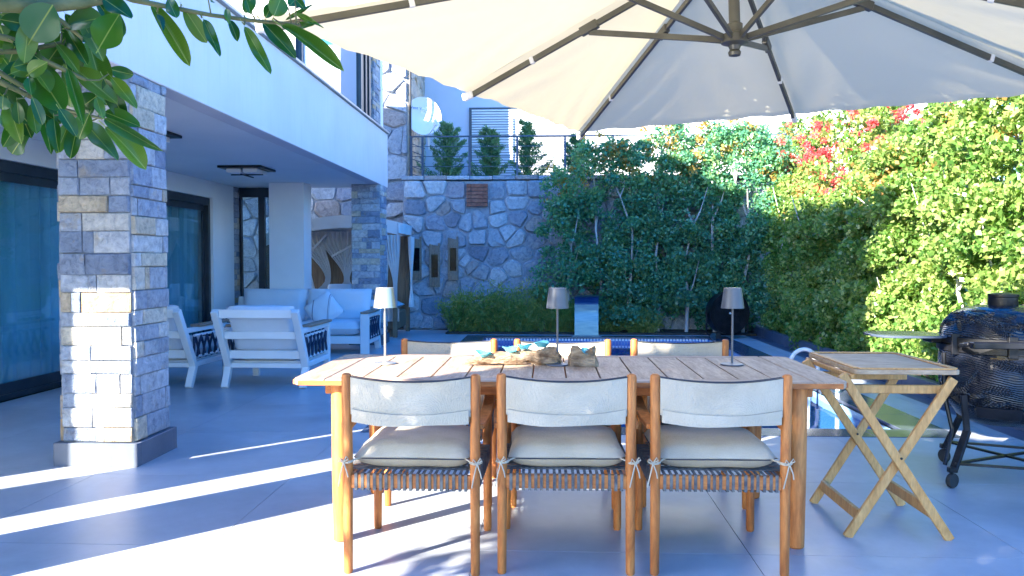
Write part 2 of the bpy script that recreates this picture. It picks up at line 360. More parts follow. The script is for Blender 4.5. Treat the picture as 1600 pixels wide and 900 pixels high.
def pillow(mb, cx, cy, cz, w, d, h, nu=16, nv=14, T=None, p=2.6, sag=0.0, seed=0):
    for sgn in (1, -1):
        def fn(u, v):
            x = 2*u-1; y = 2*v-1
            e = max(0, (1-abs(x)**p)*(1-abs(y)**p))**.42
            pin = 1-.035*(1-abs(x*y))*(abs(x)**6+abs(y)**6)
            n = noise.noise(Vector((x*2.2+seed, y*2.2, sgn*3)))*.10
            q = Vector((cx+x*w/2*pin, cy+y*d/2*pin, cz+sgn*h/2*e*(1+n)-sag*(1-x*x)*(1-y*y)))
            return T @ q if T is not None else q
        mb.grid(fn, nu, nv)
    return mb
def loop_rect(w, d, r, n=5):
    pts = []
    for sx, sy, a0 in ((1, 1, 0), (-1, 1, 90), (-1, -1, 180), (1, -1, 270)):
        for k in range(n): a = R(a0+90*k/(n-1)); pts.append((sx*(w/2-r)+r*math.cos(a), sy*(d/2-r)+r*math.sin(a)))
    return pts

# ---- irregular masonry: Voronoi cells in a rectangle, each a stone with its own depth
def clip(poly, n, c):
    out = []
    for i in range(len(poly)):
        a = poly[i]; b = poly[(i+1) % len(poly)]; da = n[0]*a[0]+n[1]*a[1]-c; db = n[0]*b[0]+n[1]*b[1]-c
        if da <= 0: out.append(a)
        if da*db < 0: t = da/(da-db); out.append((a[0]+(b[0]-a[0])*t, a[1]+(b[1]-a[1])*t))
    return out
def voronoi(x0, x1, z0, z1, sx, sz, seed, holes=()):
    rg = random.Random(seed); seeds = []
    nz_ = max(1, round((z1-z0)/sz)); dz = (z1-z0)/nz_
    for j in range(nz_):
        nx = max(1, round((x1-x0)/sx+rg.uniform(-.4, .4))); dx = (x1-x0)/nx; off = rg.uniform(-.3, .3)
        for i in range(nx):
            x = x0+(i+.5+off*.6)*dx+rg.uniform(-.22, .22)*dx; z = z0+(j+.5)*dz+rg.uniform(-.26, .26)*dz
            x = min(max(x, x0+.05), x1-.05); z = min(max(z, z0+.05), z1-.05)
            if any(a < x < b and c < z < d for a, b, c, d in holes): continue
            q = rg.random()
            if q < .05: continue
            seeds.append((x, z))
            if q > .80: seeds.append((min(max(x+rg.choice((-1, 1))*sx*.42, x0+.04), x1-.04), min(max(z+rg.uniform(-.45, .45)*sz, z0+.04), z1-.04)))
            if any(a < seeds[-1][0] < b and c < seeds[-1][1] < d for a, b, c, d in holes): seeds.pop()
    k = 1.25; cells = []
    for i, s in enumerate(seeds):
        poly = [(x0, z0), (x1, z0), (x1, z1), (x0, z1)]
        for j, t in enumerate(seeds):
            if i == j or abs(s[0]-t[0]) > 3*sx or abs(s[1]-t[1]) > 3*sz: continue
            nx, nz2 = t[0]-s[0], (t[1]-s[1])*k*k
            c = (nx*(t[0]+s[0])+nz2*(t[1]+s[1]))/2
            poly = clip(poly, (nx, nz2), c)
            if len(poly) < 3: break
        for a, b, c, d in holes:
            if s[0] < a: poly = clip(poly, (1, 0), a) if c-.1 < s[1] < d+.1 else poly
            if s[0] > b: poly = clip(poly, (-1, 0), -b) if c-.1 < s[1] < d+.1 else poly
            if a-.02 <= s[0] <= b+.02: poly = clip(poly, (0, 1), c) if s[1] < c else clip(poly, (0, -1), -d)
        if len(poly) >= 3: cells.append(poly)
    return cells
def area(p): return abs(sum(p[i][0]*p[(i+1) % len(p)][1]-p[(i+1) % len(p)][0]*p[i][1] for i in range(len(p))))/2
def stones(parent, cells, T, mat, depth, gap=.013, seed=0):
    """T maps (x, out, z) local -> parent space; 'out' is the direction the face looks"""
    rg = random.Random(seed)
    for poly in cells:
        if area(poly) < .004: continue
        cx = sum(p[0] for p in poly)/len(poly); cz = sum(p[1] for p in poly)/len(poly)
        p2 = []
        for a, b in zip(poly, poly[1:]+poly[:1]):
            L = math.hypot(b[0]-a[0], b[1]-a[1])
            if L < .03: continue
            f = min(.3, .035/L) if L > .1 else .25
            p2.append((a[0]*(1-f)+b[0]*f, a[1]*(1-f)+b[1]*f)); p2.append((a[0]*f+b[0]*(1-f), a[1]*f+b[1]*(1-f)))
        if len(p2) < 5: continue
        ext = math.sqrt(area(poly)); k = 1-gap/ext*1.6; dp = depth*rg.uniform(.7, 1.35); n = len(p2)
        vs = []; tx = rg.uniform(-.12, .12); tz = rg.uniform(-.12, .12)
        for sc, o, jit in ((1, 0, 0), (.975, .62, .006), (.86, 1.0, .012)):
            for x, z in p2:
                dx = (x-cx)*k*sc; dz = (z-cz)*k*sc
                vs.append((dx+rg.uniform(-jit, jit), o*dp+(dx*tx+dz*tz)*(o > .9)+rg.uniform(-jit, jit)*.6, dz+rg.uniform(-jit, jit)))
        vs.append((rg.uniform(-.03, .03), dp*1.12, rg.uniform(-.03, .03)))
        fs = []
        for q in (0, 1): fs += [(q*n+i, q*n+(i+1) % n, (q+1)*n+(i+1) % n, (q+1)*n+i) for i in range(n)]
        fs += [(2*n+i, 2*n+(i+1) % n, 3*n) for i in range(n)]
        rot = T.to_3x3(); mb = MB(); mb.add([rot @ Vector(v) for v in vs], fs)
        mb.build('stone', mat, parent, smooth=28, loc=T @ Vector((cx, 0, cz)))
def face_T(origin, xdir, out):
    x = Vector(xdir); o = Vector(out); return Matrix.Translation(Vector(origin)) @ Matrix((x, o, Vector((0, 0, 1)))).transposed().to_4x4()
# ---- coursed split-face cladding on one face of a pillar
def cladding(parent, T, width, z0, z1, rowh, mat, seed, per=(2, 3), jut=.022, limit=None):
    rg = random.Random(seed); z = z0; row = 0
    while z < z1-.02:
        h = min(rowh*rg.uniform(.72, 1.35), z1-z)
        if z1-z-h < .04: h = z1-z
        n = rg.randint(*per); cuts = [0]+sorted(rg.uniform(.12, .88) for _ in range(n-1))+[1]
        cuts = [0]+[c for i, c in enumerate(cuts[1:-1]) if c-cuts[i] > .1]+[1]
        for a, b in zip(cuts, cuts[1:]):
            g = .0025; w = (b-a)*width-2*g; hh = h-2*g; d = jut*rg.uniform(.55, 1.25); c = min(.006, hh*.15)
            j = lambda k=.0025: rg.uniform(-k, k)
            vs = [(-w/2, 0, -hh/2), (w/2, 0, -hh/2), (w/2, 0, hh/2), (-w/2, 0, hh/2)]
            vs += [(x+j(), d*.8+j(), zz+j()) for x, y, zz in vs[:4]]
            vs += [(x*(1-2*c/w)+j(), d+j(.004), zz*(1-2*c/hh)+j()) for x, y, zz in vs[:4]]
            vs.append((j(.02), d*1.12+j(.003), 0))
            fs = [(i, (i+1) % 4, 4+(i+1) % 4, 4+i) for i in range(4)]+[(4+i, 4+(i+1) % 4, 8+(i+1) % 4, 8+i) for i in range(4)]+[(8+i, 8+(i+1) % 4, 12) for i in range(4)]
            rot = T.to_3x3(); MB().add([rot @ Vector(v) for v in vs], fs).build('stone', mat, parent, loc=T @ Vector(((a+b)/2*width, 0, z+h/2)))
        z += h; row += 1
# ---- foliage
def leaf_mesh(name, C, L, W, mat, up_bias=0.0, dirs=None):
    N = len(C); a = dirs if dirs is not None else RNG.normal(size=(N, 3)); a = a/np.linalg.norm(a, axis=1, keepdims=True)
    b = RNG.normal(size=(N, 3)); b[:, 2] *= (1-up_bias); b -= a*(a*b).sum(1, keepdims=True); b /= np.linalg.norm(b, axis=1, keepdims=True)
    s = RNG.uniform(.5, 1.45, (N, 1)); c = np.cross(a, b)
    V = np.empty((N, 4, 3)); V[:, 0] = C-a*L/2*s; V[:, 1] = C+b*W/2*s+c*W*.12; V[:, 2] = C+a*L/2*s; V[:, 3] = C-b*W/2*s+c*W*.12
    me = bpy.data.meshes.new(name); me.vertices.add(N*4); me.vertices.foreach_set('co', V.reshape(-1).astype(np.float32))
    me.loops.add(N*4); me.loops.foreach_set('vertex_index', np.arange(N*4, dtype=np.int32))
    me.polygons.add(N); me.polygons.foreach_set('loop_start', np.arange(0, N*4, 4, dtype=np.int32))
    me.update(calc_edges=True); me.materials.append(M[mat]); return me
def clump_pts(n, centre, rad, k, cr, taper=0.0, shell=.5):
    """k clumps inside an ellipsoid-ish box, leaves on clump shells"""
    c = np.array(centre); r = np.array(rad); cc = []
    while len(cc) < k:
        p = RNG.uniform(-1, 1, 3)
        if p[0]**2+p[1]**2 < (1-taper*(p[2]+1)/2)**2: cc.append(p)
    cc = np.array(cc)*r+c; idx = RNG.integers(0, k, n); d = RNG.normal(size=(n, 3)); d /= np.linalg.norm(d, axis=1, keepdims=True)
    rr = cr*RNG.uniform(.6, 1.3, k)[idx][:, None]*(RNG.uniform(0, 1, (n, 1))**shell)
    return cc[idx]+d*rr*np.array([1, 1, .85])
# ================================================================== SETTING
# ground beyond the terrace
gmb = MB()
PX0, PX1, PY0, PY1 = -1.40, 2.98, 5.98, 13.95           # outer edge of the pool coping
for (a, b, c, d) in ((-600, PX0, -600, 900), (PX1, 600, -600, 900), (PX0, PX1, -600, PY0), (PX0, PX1, PY1, 900)):
    gmb.add([(a, c, -.03), (b, c, -.03), (b, d, -.03), (a, d, -.03)], [(0, 1, 2, 3)])
struct(gmb.build('ground', 'soil', fix=False))
# raised land behind the garden wall
struct(MB().box(-2.74, 60, 15.55, 400, -.02, 2.72).build('raised_bank', 'soil'))
# terrace: bed sheet + large tiles
bed = MB()
TX0, TX1 = -4.91, 3.35
rects = [(-4.91, TX1, -3.0, PY0), (-4.91, PX0, PY0, 15.0), (PX1, TX1, PY0, 15.0), (-9, -4.91, -3.0, 2.95), (PX0, PX1, PY1, 14.15), (TX1, 9, -3.0, 3.0)]
for a, b, c, d in rects: bed.add([(a, c, -.008), (b, c, -.008), (b, d, -.008), (a, d, -.008)], [(0, 1, 2, 3)])
terrace = struct(bed.build('terrace', 'grout', fix=False))
ts = 1.19; tcache = {}
for (a, b, c, d) in rects:
    i0 = math.floor((a-.87)/ts); j0 = math.floor((c-3.55)/ts)
    i = i0
    while .87+i*ts < b:
        j = j0
        while 3.55+j*ts < d:
            x0 = max(a, .87+i*ts); x1 = min(b, .87+(i+1)*ts); y0 = max(c, 3.55+j*ts); y1 = min(d, 3.55+(j+1)*ts); j += 1
            if x1-x0 < .02 or y1-y0 < .02: continue
            g = .0018; w = x1-x0-2*g; h = y1-y0-2*g
            mb = MB().box(x0+g, x1-g, y0+g, y1-g, -.012, 0); mb.build('tile', 'tile', terrace)
        i += 1
# pool: basin, coping, water
basin = MB(); bx0, bx1, by0, by1 = PX0+.33, PX1-.33, PY0+.28, PY1-.33
basin.add([(bx0, by0, -1.4), (bx1, by0, -1.4), (bx1, by1, -1.4), (bx0, by1, -1.4), (bx0, by0, -.02), (bx1, by0, -.02), (bx1, by1, -.02), (bx0, by1, -.02)],
          [(0, 1, 2, 3), (0, 4, 5, 1), (1, 5, 6, 2), (2, 6, 7, 3), (3, 7, 4, 0)])
pool = struct(basin.build('pool', 'mosaic', fix=False))
def coping_run(x0, x1, y0, y1, along):
    L = (x1-x0) if along == 'x' else (y1-y0); n = round(L/.6)
    for i in range(n):
        if along == 'x': a = (x0+L*i/n+.0015, x0+L*(i+1)/n-.0015, y0, y1)
        else: a = (x0, x1, y0+L*i/n+.0015, y0+L*(i+1)/n-.0015)
        MB().box(*a, -.035, .004).build('coping_slab', 'coping_stone', pool, bevel=.003)
coping_run(PX0, PX1, PY0, by0, 'x'); coping_run(PX0, PX1, by1, PY1, 'x')
coping_run(PX0, bx0, by0+.002, by1-.002, 'y'); coping_run(bx1, PX1, by0+.002, by1-.002, 'y')
tile_band = MB()                                        # white overflow grating along the far edge
for i in range(70): tile_band.box(bx0+.02+i*.0525, bx0+.052+i*.0525, by1-.05, by1-.012, -.05, -.018)
stuff(tile_band.build('overflow_grating', 'white_plastic', pool))
wt = MB(); wt.grid(lambda u, v: Vector((bx0+(bx1-bx0)*u, by0+(by1-by0)*v, -.09)), 4, 8)
struct(wt.build('water', 'water', fix=False))
# drain channel and kerb along the hedge
gut = MB().add([(3.35, -3, -.012), (3.56, -3, -.012), (3.56, 15, -.012), (3.35, 15, -.012)], [(0, 1, 2, 3)])
struct(gut.build('drain_channel', 'kerb', fix=False))
kerb = struct(MB().box(3.575, 3.62, -3, 15.0, -.03, .10).build('kerb', 'mortar'))
for i in range(30):
    MB().box(3.555, 3.64, -3+i*.6+.002, -3+(i+1)*.6-.002, -.02, .14+.003*(i % 2)).build('kerb_panel', 'kerb', kerb, bevel=.003)
struct(MB().box(3.64, 9, 3.0, 15.0, -.02, .06).build('hedge_bed', 'soil'))
struct(MB().box(PX0-.4, 3.55, 14.15, 15.0, -.02, .03).build('planting_bed', 'soil'))

# ================================================================== HOUSE
house = thing('house', 'two-storey house with pale balcony parapet over a shaded terrace with stone-clad pillars', 'house', (-4.9, 3, 0))
H0 = Vector((4.9, -3, 0))                                # part coordinates are written in world metres
def hp(name, mb, mat, parent=None, **k):
    o = mb.build(name, mat, parent or house, **k)
    if parent is None: o.location = H0
    return o
YN, YF = 2.9, 12.9
hp('parapet', MB().box(-2.72, -2.55, YN, YF, 2.43, 3.27), 'render', bevel=.006)
hp('soffit', MB().box(-6.5, -2.722, YN, YF, 2.432, 2.62), 'ceiling')
hp('coping', MB().box(-2.76, -2.515, YN-.03, YF+.01, 3.27, 3.30), 'coping', bevel=.004)
w = MB()                                                  # ground floor wall with the two door openings
D1 = (5.0, 8.75); D2 = (10.0, 11.79)
for a, b in ((2.95, D1[0]), (D1[1], D2[0]), (D2[1], 12.58)): w.box(-5.15, -4.91, a, b, 0, 2.43)
for a, b in (D1, D2): w.box(-5.15, -4.91, a, b, 2.19, 2.43)
hp('wall', w, 'plaster')
hp('wall', MB().box(-9.5, -5.152, 2.95, 3.15, 0, 2.43), 'plaster')
hp('wall', MB().box(-9.5, -5.152, 12.38, 12.58, 0, 2.43), 'plaster')
# upper storey
up = MB(); up.box(-9.5, -2.9, YN, YN+.2, 2.63, 5.9); up.box(-9.5, -2.62, YF-.2, YF-.002, 3.302, 5.9); up.box(-9.5, -9.3, YN+.2, YF-.2, 2.63, 5.9)
up.box(-2.86, -2.62, YN+.2, 3.6, 3.302, 5.9); up.box(-2.9, -2.62, 3.602, YF-.202, 5.3, 5.9)
hp('upper_wall', up, 'plaster')
hp('floor_slab', MB().box(-9.5, -2.74, YN+.02, YF-.02, 2.625, 2.80), 'ceiling')
hp('roof', MB().box(-9.8, -2.45, YN-.2, YF+.2, 5.902, 6.1), 'plaster', bevel=.01)
# upper windows
wy = [3.62, 6.2, 8.78, 11.55]
for a, b in zip(wy, wy[1:]):
    fr = MB(); z0, z1 = 3.302, 5.298; t = .07
    fr.box(-2.72, -2.64, a, a+t, z0, z1); fr.box(-2.72, -2.64, b-t, b-.002, z0, z1); fr.box(-2.72, -2.64, a+t, b-t, z0, z0+.06); fr.box(-2.72, -2.64, a+t, b-t, z1-.06, z1)
    win = hp('window', fr, 'dark_alu', bevel=.004)
    MB().box(-2.69, -2.675, a+t, b-t, z0+.06, z1-.06).build('pane', 'solar_glass', win)
    if b < 11: MB().box(-2.70, -2.625, b-.002, b+.04, z0, z1).build('mullion', 'alu', win)
MBf = MB()
for k in range(4): MBf.box(-2.74+.02*k, -2.70+.02*k, 11.56+.15*k, 11.66+.15*k, 3.302, 5.298)
for k in range(4): MBf.box(-2.8, -2.775, 11.66+.15*k, 11.71+.15*k, 3.302, 5.298)
hp('folded_shutter', MBf, 'dark_alu')
ep = hp('end_pilaster', MB().box(-2.9, -2.64, 12.2, 12.69, 3.302, 5.298), 'mortar')
cladding(ep, face_T((-2.64, 12.2, 0), (0, 1, 0), (1, 0, 0)), .49, 3.31, 5.29, .075, 'clad', 5, (2, 3))
cladding(ep, face_T((-2.9, 12.2, 0), (1, 0, 0), (0, -1, 0)), .26, 3.31, 5.29, .075, 'clad', 6, (1, 2), .02)
# dark room behind the doors
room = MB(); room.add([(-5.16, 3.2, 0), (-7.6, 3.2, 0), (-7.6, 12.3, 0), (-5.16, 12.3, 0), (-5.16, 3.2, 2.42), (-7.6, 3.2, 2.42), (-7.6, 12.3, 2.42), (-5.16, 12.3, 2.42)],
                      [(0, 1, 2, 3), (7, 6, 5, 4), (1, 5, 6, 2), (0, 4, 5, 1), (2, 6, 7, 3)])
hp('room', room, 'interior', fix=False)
# sliding doors
def sliding(y0, y1, n, sd_):
    fr = MB(); x0, x1 = -5.06, -4.95
    fr.box(x0, x1, y0, y0+.06, 0, 2.188); fr.box(x0, x1, y1-.06, y1, 0, 2.188); fr.box(x0, x1, y0+.06, y1-.06, 2.08, 2.188); fr.box(x0, x1, y0+.06, y1-.06, .001, .05)
    d = hp('sliding_door', fr, 'dark_alu', bevel=.004)
    L = (y1-y0-.12)/n
    for i in range(n):
        a = y0+.06+i*L; b = a+L; xx = x0+.03+.03*(i % 2)
        s = MB(); s.box(xx, xx+.025, a, a+.07, .05, 2.08); s.box(xx, xx+.025, b-.07, b, .05, 2.08); s.box(xx, xx+.025, a+.07, b-.07, .05, .15); s.box(xx, xx+.025, a+.07, b-.07, 2.0, 2.08)
        s.build('sash', 'dark_alu', d)
        MB().box(xx+.008, xx+.016, a+.07, b-.07, .15, 2.0).build('pane', 'door_glass', d)
        h = MB(); h.box(xx+.025, xx+.05, a+.025, a+.045, .95, 1.12); h.build('handle', 'black_metal', d, bevel=.004)
    return d
d1 = sliding(D1[0], D1[1], 2, 1); d2 = sliding(D2[0], D2[1], 1, 2)
def curtain_sheet(y0, y1, x, parent, seed, amp=.045, per=.19):
    x += .10
    c = MB(); ph = seed*1.3
    def fn(u, v):
        y = y0+(y1-y0)*u; k = y/per*2*PI+ph
        a = amp*(.8+.4*v)*(math.sin(k)+.35*math.sin(2.3*k+1))
        return Vector((x+a, y, .03+2.1*v))
    c.grid(fn, int((y1-y0)*60), 6); c.build('curtain', 'curtain', parent, smooth=60, fix=False)
curtain_sheet(6.9, 8.7, -5.25, d1, 1); curtain_sheet(5.0, 6.6, -5.25, d1, 2)
curtain_sheet(10.05, 11.75, -5.25, d2, 3, .03, .12)
# stone pillars that carry the balcony
def pillar(x0, y0, s, seed, clad_faces, rowh, label=None, zt=2.43, lower=0):
    c = hp('pillar', MB().box(x0, x0+s, y0, y0+s, 0, zt), 'mortar_light')
    if label: c['label'] = label
    fs = {'f': ((x0, y0, 0), (1, 0, 0), (0, -1, 0)), 'r': ((x0+s, y0, 0), (0, 1, 0), (1, 0, 0)), 'l': ((x0, y0+s, 0), (0, -1, 0), (-1, 0, 0)), 'b': ((x0+s, y0+s, 0), (-1, 0, 0), (0, 1, 0))}
    for k, fce in enumerate(clad_faces): cladding(c, face_T(*fs[fce]), s, .15, zt-.002, rowh, 'clad', seed+k, (2, 3) if fce in 'fb' else (2, 3))
    b = MB(); t = .045
    b.box(x0-t, x0+s+t, y0-t, y0, 0, .145); b.box(x0-t, x0+s+t, y0+s, y0+s+t, 0, .145); b.box(x0-t, x0, y0, y0+s, 0, .145); b.box(x0+s, x0+s+t, y0, y0+s, 0, .145)
    b.build('skirting', 'plinth', c, bevel=.003)
    return c
pillar(-3.02, 4.945, .445, 21, 'frlb', .108, 'near pillar with a sunlit lower front face')
pillar(-2.985, 12.3, .43, 41, 'fr', .085, 'far pillar behind the sofa')
for cx, cy in ((-2.785, 2.985), (-4.03, 2.985)):
    pillar(cx-.215, cy-.215, .43, 60, '', .1)
hp('plastered_column', MB().box(-4.15, -3.63, 12.0, 12.38, 0, 2.43), 'plaster')
# stone end of the wall and the tinted glass screen beside it
se = hp('stone_pilaster', MB().box(-5.15, -4.93, 12.582, 12.9, 0, 2.43), 'mortar')
cladding(se, face_T((-4.93, 12.582, 0), (0, 1, 0), (1, 0, 0)), .318, 0, 2.42, .085, 'clad', 71, (1, 2))
gs = MB(); y0, y1 = 12.80, 12.86
for a, b in ((-4.905, -4.87), (-4.60, -4.50), (-4.2, -4.155)): gs.box(a, b, y0, y1, 0, 2.43)
gs.box(-4.87, -4.2, y0+.002, y1-.002, 2.28, 2.428); gs.box(-4.87, -4.2, y0+.002, y1-.002, 0, .08)
g = hp('glass_screen', gs, 'dark_alu')
for a, b in ((-4.87, -4.60), (-4.50, -4.2)): MB().box(a, b, 12.825, 12.835, .08, 2.28).build('pane', 'door_glass', g)
# ceiling lights
def ceiling_light(x, y, label):
    t = thing('ceiling_light', label, 'ceiling light', (x, y, 2.43), 0, 'square lights on the terrace ceiling')
    f = MB(); f.box(-.27, .27, -.27, .27, -.028, -.001); f.build('frame', 'black_metal', t, bevel=.003)
    c = MB(); c.box(-.20, .20, -.012, .012, -.095, -.083); c.box(-.012, .012, -.20, .20, -.108, -.096); c.build('cross_bar', 'black_metal', t)
    for sx in (-1, 1):
        for sy in (-1, 1):
            MB().box(.012*sx, .19*sx, .012*sy, .19*sy, -.082, -.03).build('lamp_shade', 'diffuser', t, bevel=.004)
ceiling_light(-3.75, 10.06, 'square black ceiling light in the middle of the terrace ceiling')
ceiling_light(-3.66, 7.2, 'square black ceiling light half hidden behind the near stone pillar')

# ================================================================== GARDEN WALL AND WHAT STANDS BEHIND IT
gw = thing('garden_wall', 'blue-grey rubble stone wall closing the far end of the pool garden', 'stone wall', (0, 15.1, 0))
G0 = Vector((0, -15.1, 0))
core = MB().box(-2.70, 6.2, 15.075, 15.5, 0, 2.74).build('mortar_bed', 'mortar_light', gw, loc=G0)
niche = (-1.52, -1.12, 2.27, 2.70)
cells = voronoi(-2.70, 4.0, 0.0, 2.76, .375, .295, 3, holes=[niche])
stones(core, cells, face_T((0, 15.10, 0), (1, 0, 0), (0, -1, 0)), 'rubble', .068, gap=.014, seed=4)
cap = MB()
for i in range(22):
    a = -2.72+i*.42; MB().box(a+.004, a+.416, 15.03+.012*math.sin(i*2.1), 15.52, 2.765, 2.835+.006*math.sin(i*1.7)).build('cap_stone', 'rubble', gw, bevel=.008, loc=G0)
nb = MB().box(-1.49, -1.15, 15.02, 15.098, 2.30, 2.67).build('niche_back', 'interior', gw, loc=G0)
for i in range(6):
    z = 2.27+i*.07
    for sx in (-1.515, -1.205): MB().box(sx, sx+.08, 14.985, 15.06, z+.004, z+.064).build('brick', 'brick', nb, bevel=.003)
    if i < 6: MB().box(-1.43, -1.21, 14.998, 15.03, z+.004, z+.064).build('brick', 'brick', nb, bevel=.003)
MB().tube([(.0, 15.02, 1.95), (.0, 15.06, 1.95)], .03, 10).build('weep_pipe', 'black_metal', gw, loc=G0)

# neighbour's stone wing and plastered wall
nh = thing('neighbour_house', 'neighbouring house with rubble stone wing, beige stone corner and lavender plaster wall with shutter', 'house', (-3, 16, 0))
N0 = Vector((3, -16, 0))
fw = MB().box(-9.5, -2.76, 15.92, 19.05, 0, 8.2).build('stone_wing', 'mortar_light', nh, loc=N0)
stones(fw, voronoi(-6.6, -2.76, 0.0, 5.3, .46, .36, 8), face_T((0, 15.92, 0), (1, 0, 0), (0, -1, 0)), 'rubble', .05, seed=9)
cr = MB().box(-2.76, -2.742, 15.93, 18.29, 2.7, 8.2).build('corner_face', 'beige_rubble', nh, loc=N0)
stones(cr, voronoi(15.93, 18.28, 2.72, 5.6, .42, .34, 12), face_T((-2.742, 0, 0), (0, 1, 0), (1, 0, 0)), 'beige_rubble', .03, seed=13)
MB().tube([(-2.69, 15.87, 0), (-2.69, 15.87, 5.6)], .022, 10).build('downpipe', 'black_metal', nh, loc=N0)
MB().box(-2.74, 9.5, 17.9, 18.2, 2.7, 6.0).build('plaster_wall', 'int_wall', nh, loc=N0)
sh = MB().box(-1.74, .72, 17.84, 17.898, 2.72, 4.6).build('roller_shutter', 'dark_alu', nh, loc=N0)
sl = MB()
for i in range(33): sl.box(-1.68, .66, 17.80, 17.838, 2.75+i*.055, 2.788+i*.055)
stuff(sl.build('shutter_slat', 'lavender', sh))
MB().box(1.2, 9.4, 17.84, 17.898, 2.75, 5.4).build('white_render', 'white_wall', nh, loc=N0)
# railing on the garden wall
rl = thing('railing', 'dark blue metal railing along the top of the rubble stone wall', 'railing', (0, 15.25, 2.835))
RY = 15.25; R0 = Vector((0, -15.25, -2.835))
for i, x in enumerate([-2.57, -2.36]+[-1.48+.885*k for k in range(9)]):
    MB().box(x-.02, x+.02, RY-.02, RY+.02, 2.836, 3.572).build('post', 'rail', rl, loc=R0)
for z, t in ((3.585, .022), (3.40, .009), (3.215, .009), (3.03, .009)):
    MB().bar((-2.6, RY-.012, z), (5.65, RY-.012, z), t, t*1.2).build('rail', 'rail', rl, loc=R0)
for k in range(5): MB().bar((-2.57, RY, 2.9+k*.14), (-2.36, RY+.3, 2.84+k*.14), .012, .012).build('gate_bar', 'rail', rl, loc=R0)
# satellite dish
sdh = thing('satellite_dish', 'white satellite dish on a bracket in front of the beige stone corner', 'satellite dish', (-2.50, 16.2, 3.75))
dish = MB(); prof = [(.02, 0), (.12, .012), (.24, .045), (.345, .095), (.352, .10), (.345, .088), (.24, .032), (.12, -.004), (.02, -.012)]
TD = Matrix.Rotation(R(18), 4, 'Z') @ Matrix.Rotation(R(75), 4, 'X')
dish.lathe(prof, 36, T=TD @ Matrix.Diagonal((1, 1.15, 1, 1)).to_4x4()); dish.build('dish', 'white_wall', sdh, smooth=40, loc=(0, 0, .35))
a = MB(); a.tube([(0, .02, .02), (.16, -.22, .0), (.30, -.42, .12)], .012, 8); a.build('feed_arm', 'white_wall', sdh)
MB().lathe([(.03, -.04), (.045, 0), (.03, .09)], 12, o=(.31, -.43, .16)).build('feed_horn', 'white_plastic', sdh, smooth=40)
MB().tube([(-.25, .05, -.10), (-.05, .10, .10), (0, .05, .30)], .016, 8).build('bracket', 'alu', sdh)
MB().tube([(.12, -.05, 0), (.13, -.03, -.28)], [.03, .012], 8).build('mast', 'white_wall', sdh)
def lettering(body, size, parent, mat, M4, name='lettering'):
    tx = bpy.data.curves.new(name, 'FONT'); tx.body = body; tx.size = size; tx.align_x = 'CENTER'; tx.extrude = .0006
    to = bpy.data.objects.new(name, tx); COL.objects.link(to); bpy.context.view_layer.update()
    me = bpy.data.meshes.new_from_object(to.evaluated_get(bpy.context.evaluated_depsgraph_get())); bpy.data.objects.remove(to); bpy.data.curves.remove(tx)
    me.materials.clear(); me.materials.append(M[mat]); o = inst(name, me, parent); o.matrix_local = M4; return o
LT = Matrix.Translation((-.04, -.065, .50)) @ Matrix.Rotation(R(18), 4, 'Z') @ Matrix.Rotation(R(75), 4, 'X') @ Matrix.Rotation(R(-6), 4, 'Z')
lettering('Vest Vestel', .085, sdh, 'blue_print', LT); lettering('Electronic', .035, sdh, 'blue_print', LT @ Matrix.Translation((.07, -.055, 0)))
# distant white building, reflected in the upper windows
db = thing('apartment_building', 'bright white building with turquoise window far beyond the hedge', 'building', (8, 34, 2.7))
D0 = Vector((-8, -34, -2.7))
MB().box(1.5, 18, 34, 44, 2.7, 16).build('wall', 'white_wall', db, loc=D0)
for x, z in ((3.5, 6), (7.2, 6), (11, 6), (14.6, 6), (3.5, 10), (7.2, 10), (11, 10), (14.6, 10), (3.5, 13.4), (7.2, 13.4), (11, 13.4)):
    wd = MB().box(x, x+1.2, 33.93, 33.998, z, z+1.5).build('window', 'turq', db, loc=D0)
    MB().box(x+.1, x+1.1, 33.9, 33.928, z+.1, z+1.4).build('pane', 'door_glass', wd)
# ================================================================== DINING TABLE
TX, TY = .077, 4.04
table = thing('dining_table', 'long teak dining table with slatted grey-brown top in the middle of the terrace', 'table', (TX, TY, 0))
HL, HD = 1.215, .485
pl_me = None; pw = .1519
for i in range(16):
    x0 = -HL+i*pw; g = .0035
    if i in (0, 15):
        a, b = (x0, x0+pw-g) if i == 0 else (x0+g, x0+pw)
        s = -1 if i == 0 else 1; r = .05; xa = a if i == 0 else b
        P = [(xa, HD-r), (xa-s*r*.3, HD-r*.3), (xa-s*r, HD)] if i else [(xa, HD-r), (xa+r*.3, HD-r*.3), (xa+r, HD)]
        far = b if i == 0 else a
        poly = [(far, -HD), (xa-s*r, -HD), (xa-s*r*.3, -HD+r*.3), (xa, -HD+r), (xa, HD-r), (xa-s*r*.3, HD-r*.3), (xa-s*r, HD), (far, HD)]
        MB().prism(poly, .720, .75).build('end_plank', 'teak_top', table, bevel=.005)
    else:
        if pl_me is None: pl_me = MB().box(g-pw/2, pw/2-g, -HD+.082, HD-.082, .722, .7495).mesh('plank', 'teak_top', bevel=.002)
        inst('plank', pl_me, table, loc=(x0+pw/2, 0, 0))
for s in (-1, 1):
    y = s*(HD-.04); MB().box(-HL+pw, HL-pw, y-.0405, y+.040, .720, .75).build('border_rail', 'teak_edge', table, bevel=.004)
MB().box(-HL+.10, HL-.10, -.30, -.26, .655, .719).build('apron', 'teak_x', table, bevel=.004)
MB().box(-HL+.10, HL-.10, .26, .30, .655, .719).build('apron', 'teak_x', table, bevel=.004)
for sx in (-1, 1): MB().box(sx*1.05-.02, sx*1.05+.02, -.259, .259, .655, .719).build('apron', 'teak', table, bevel=.004)
e_ = .003
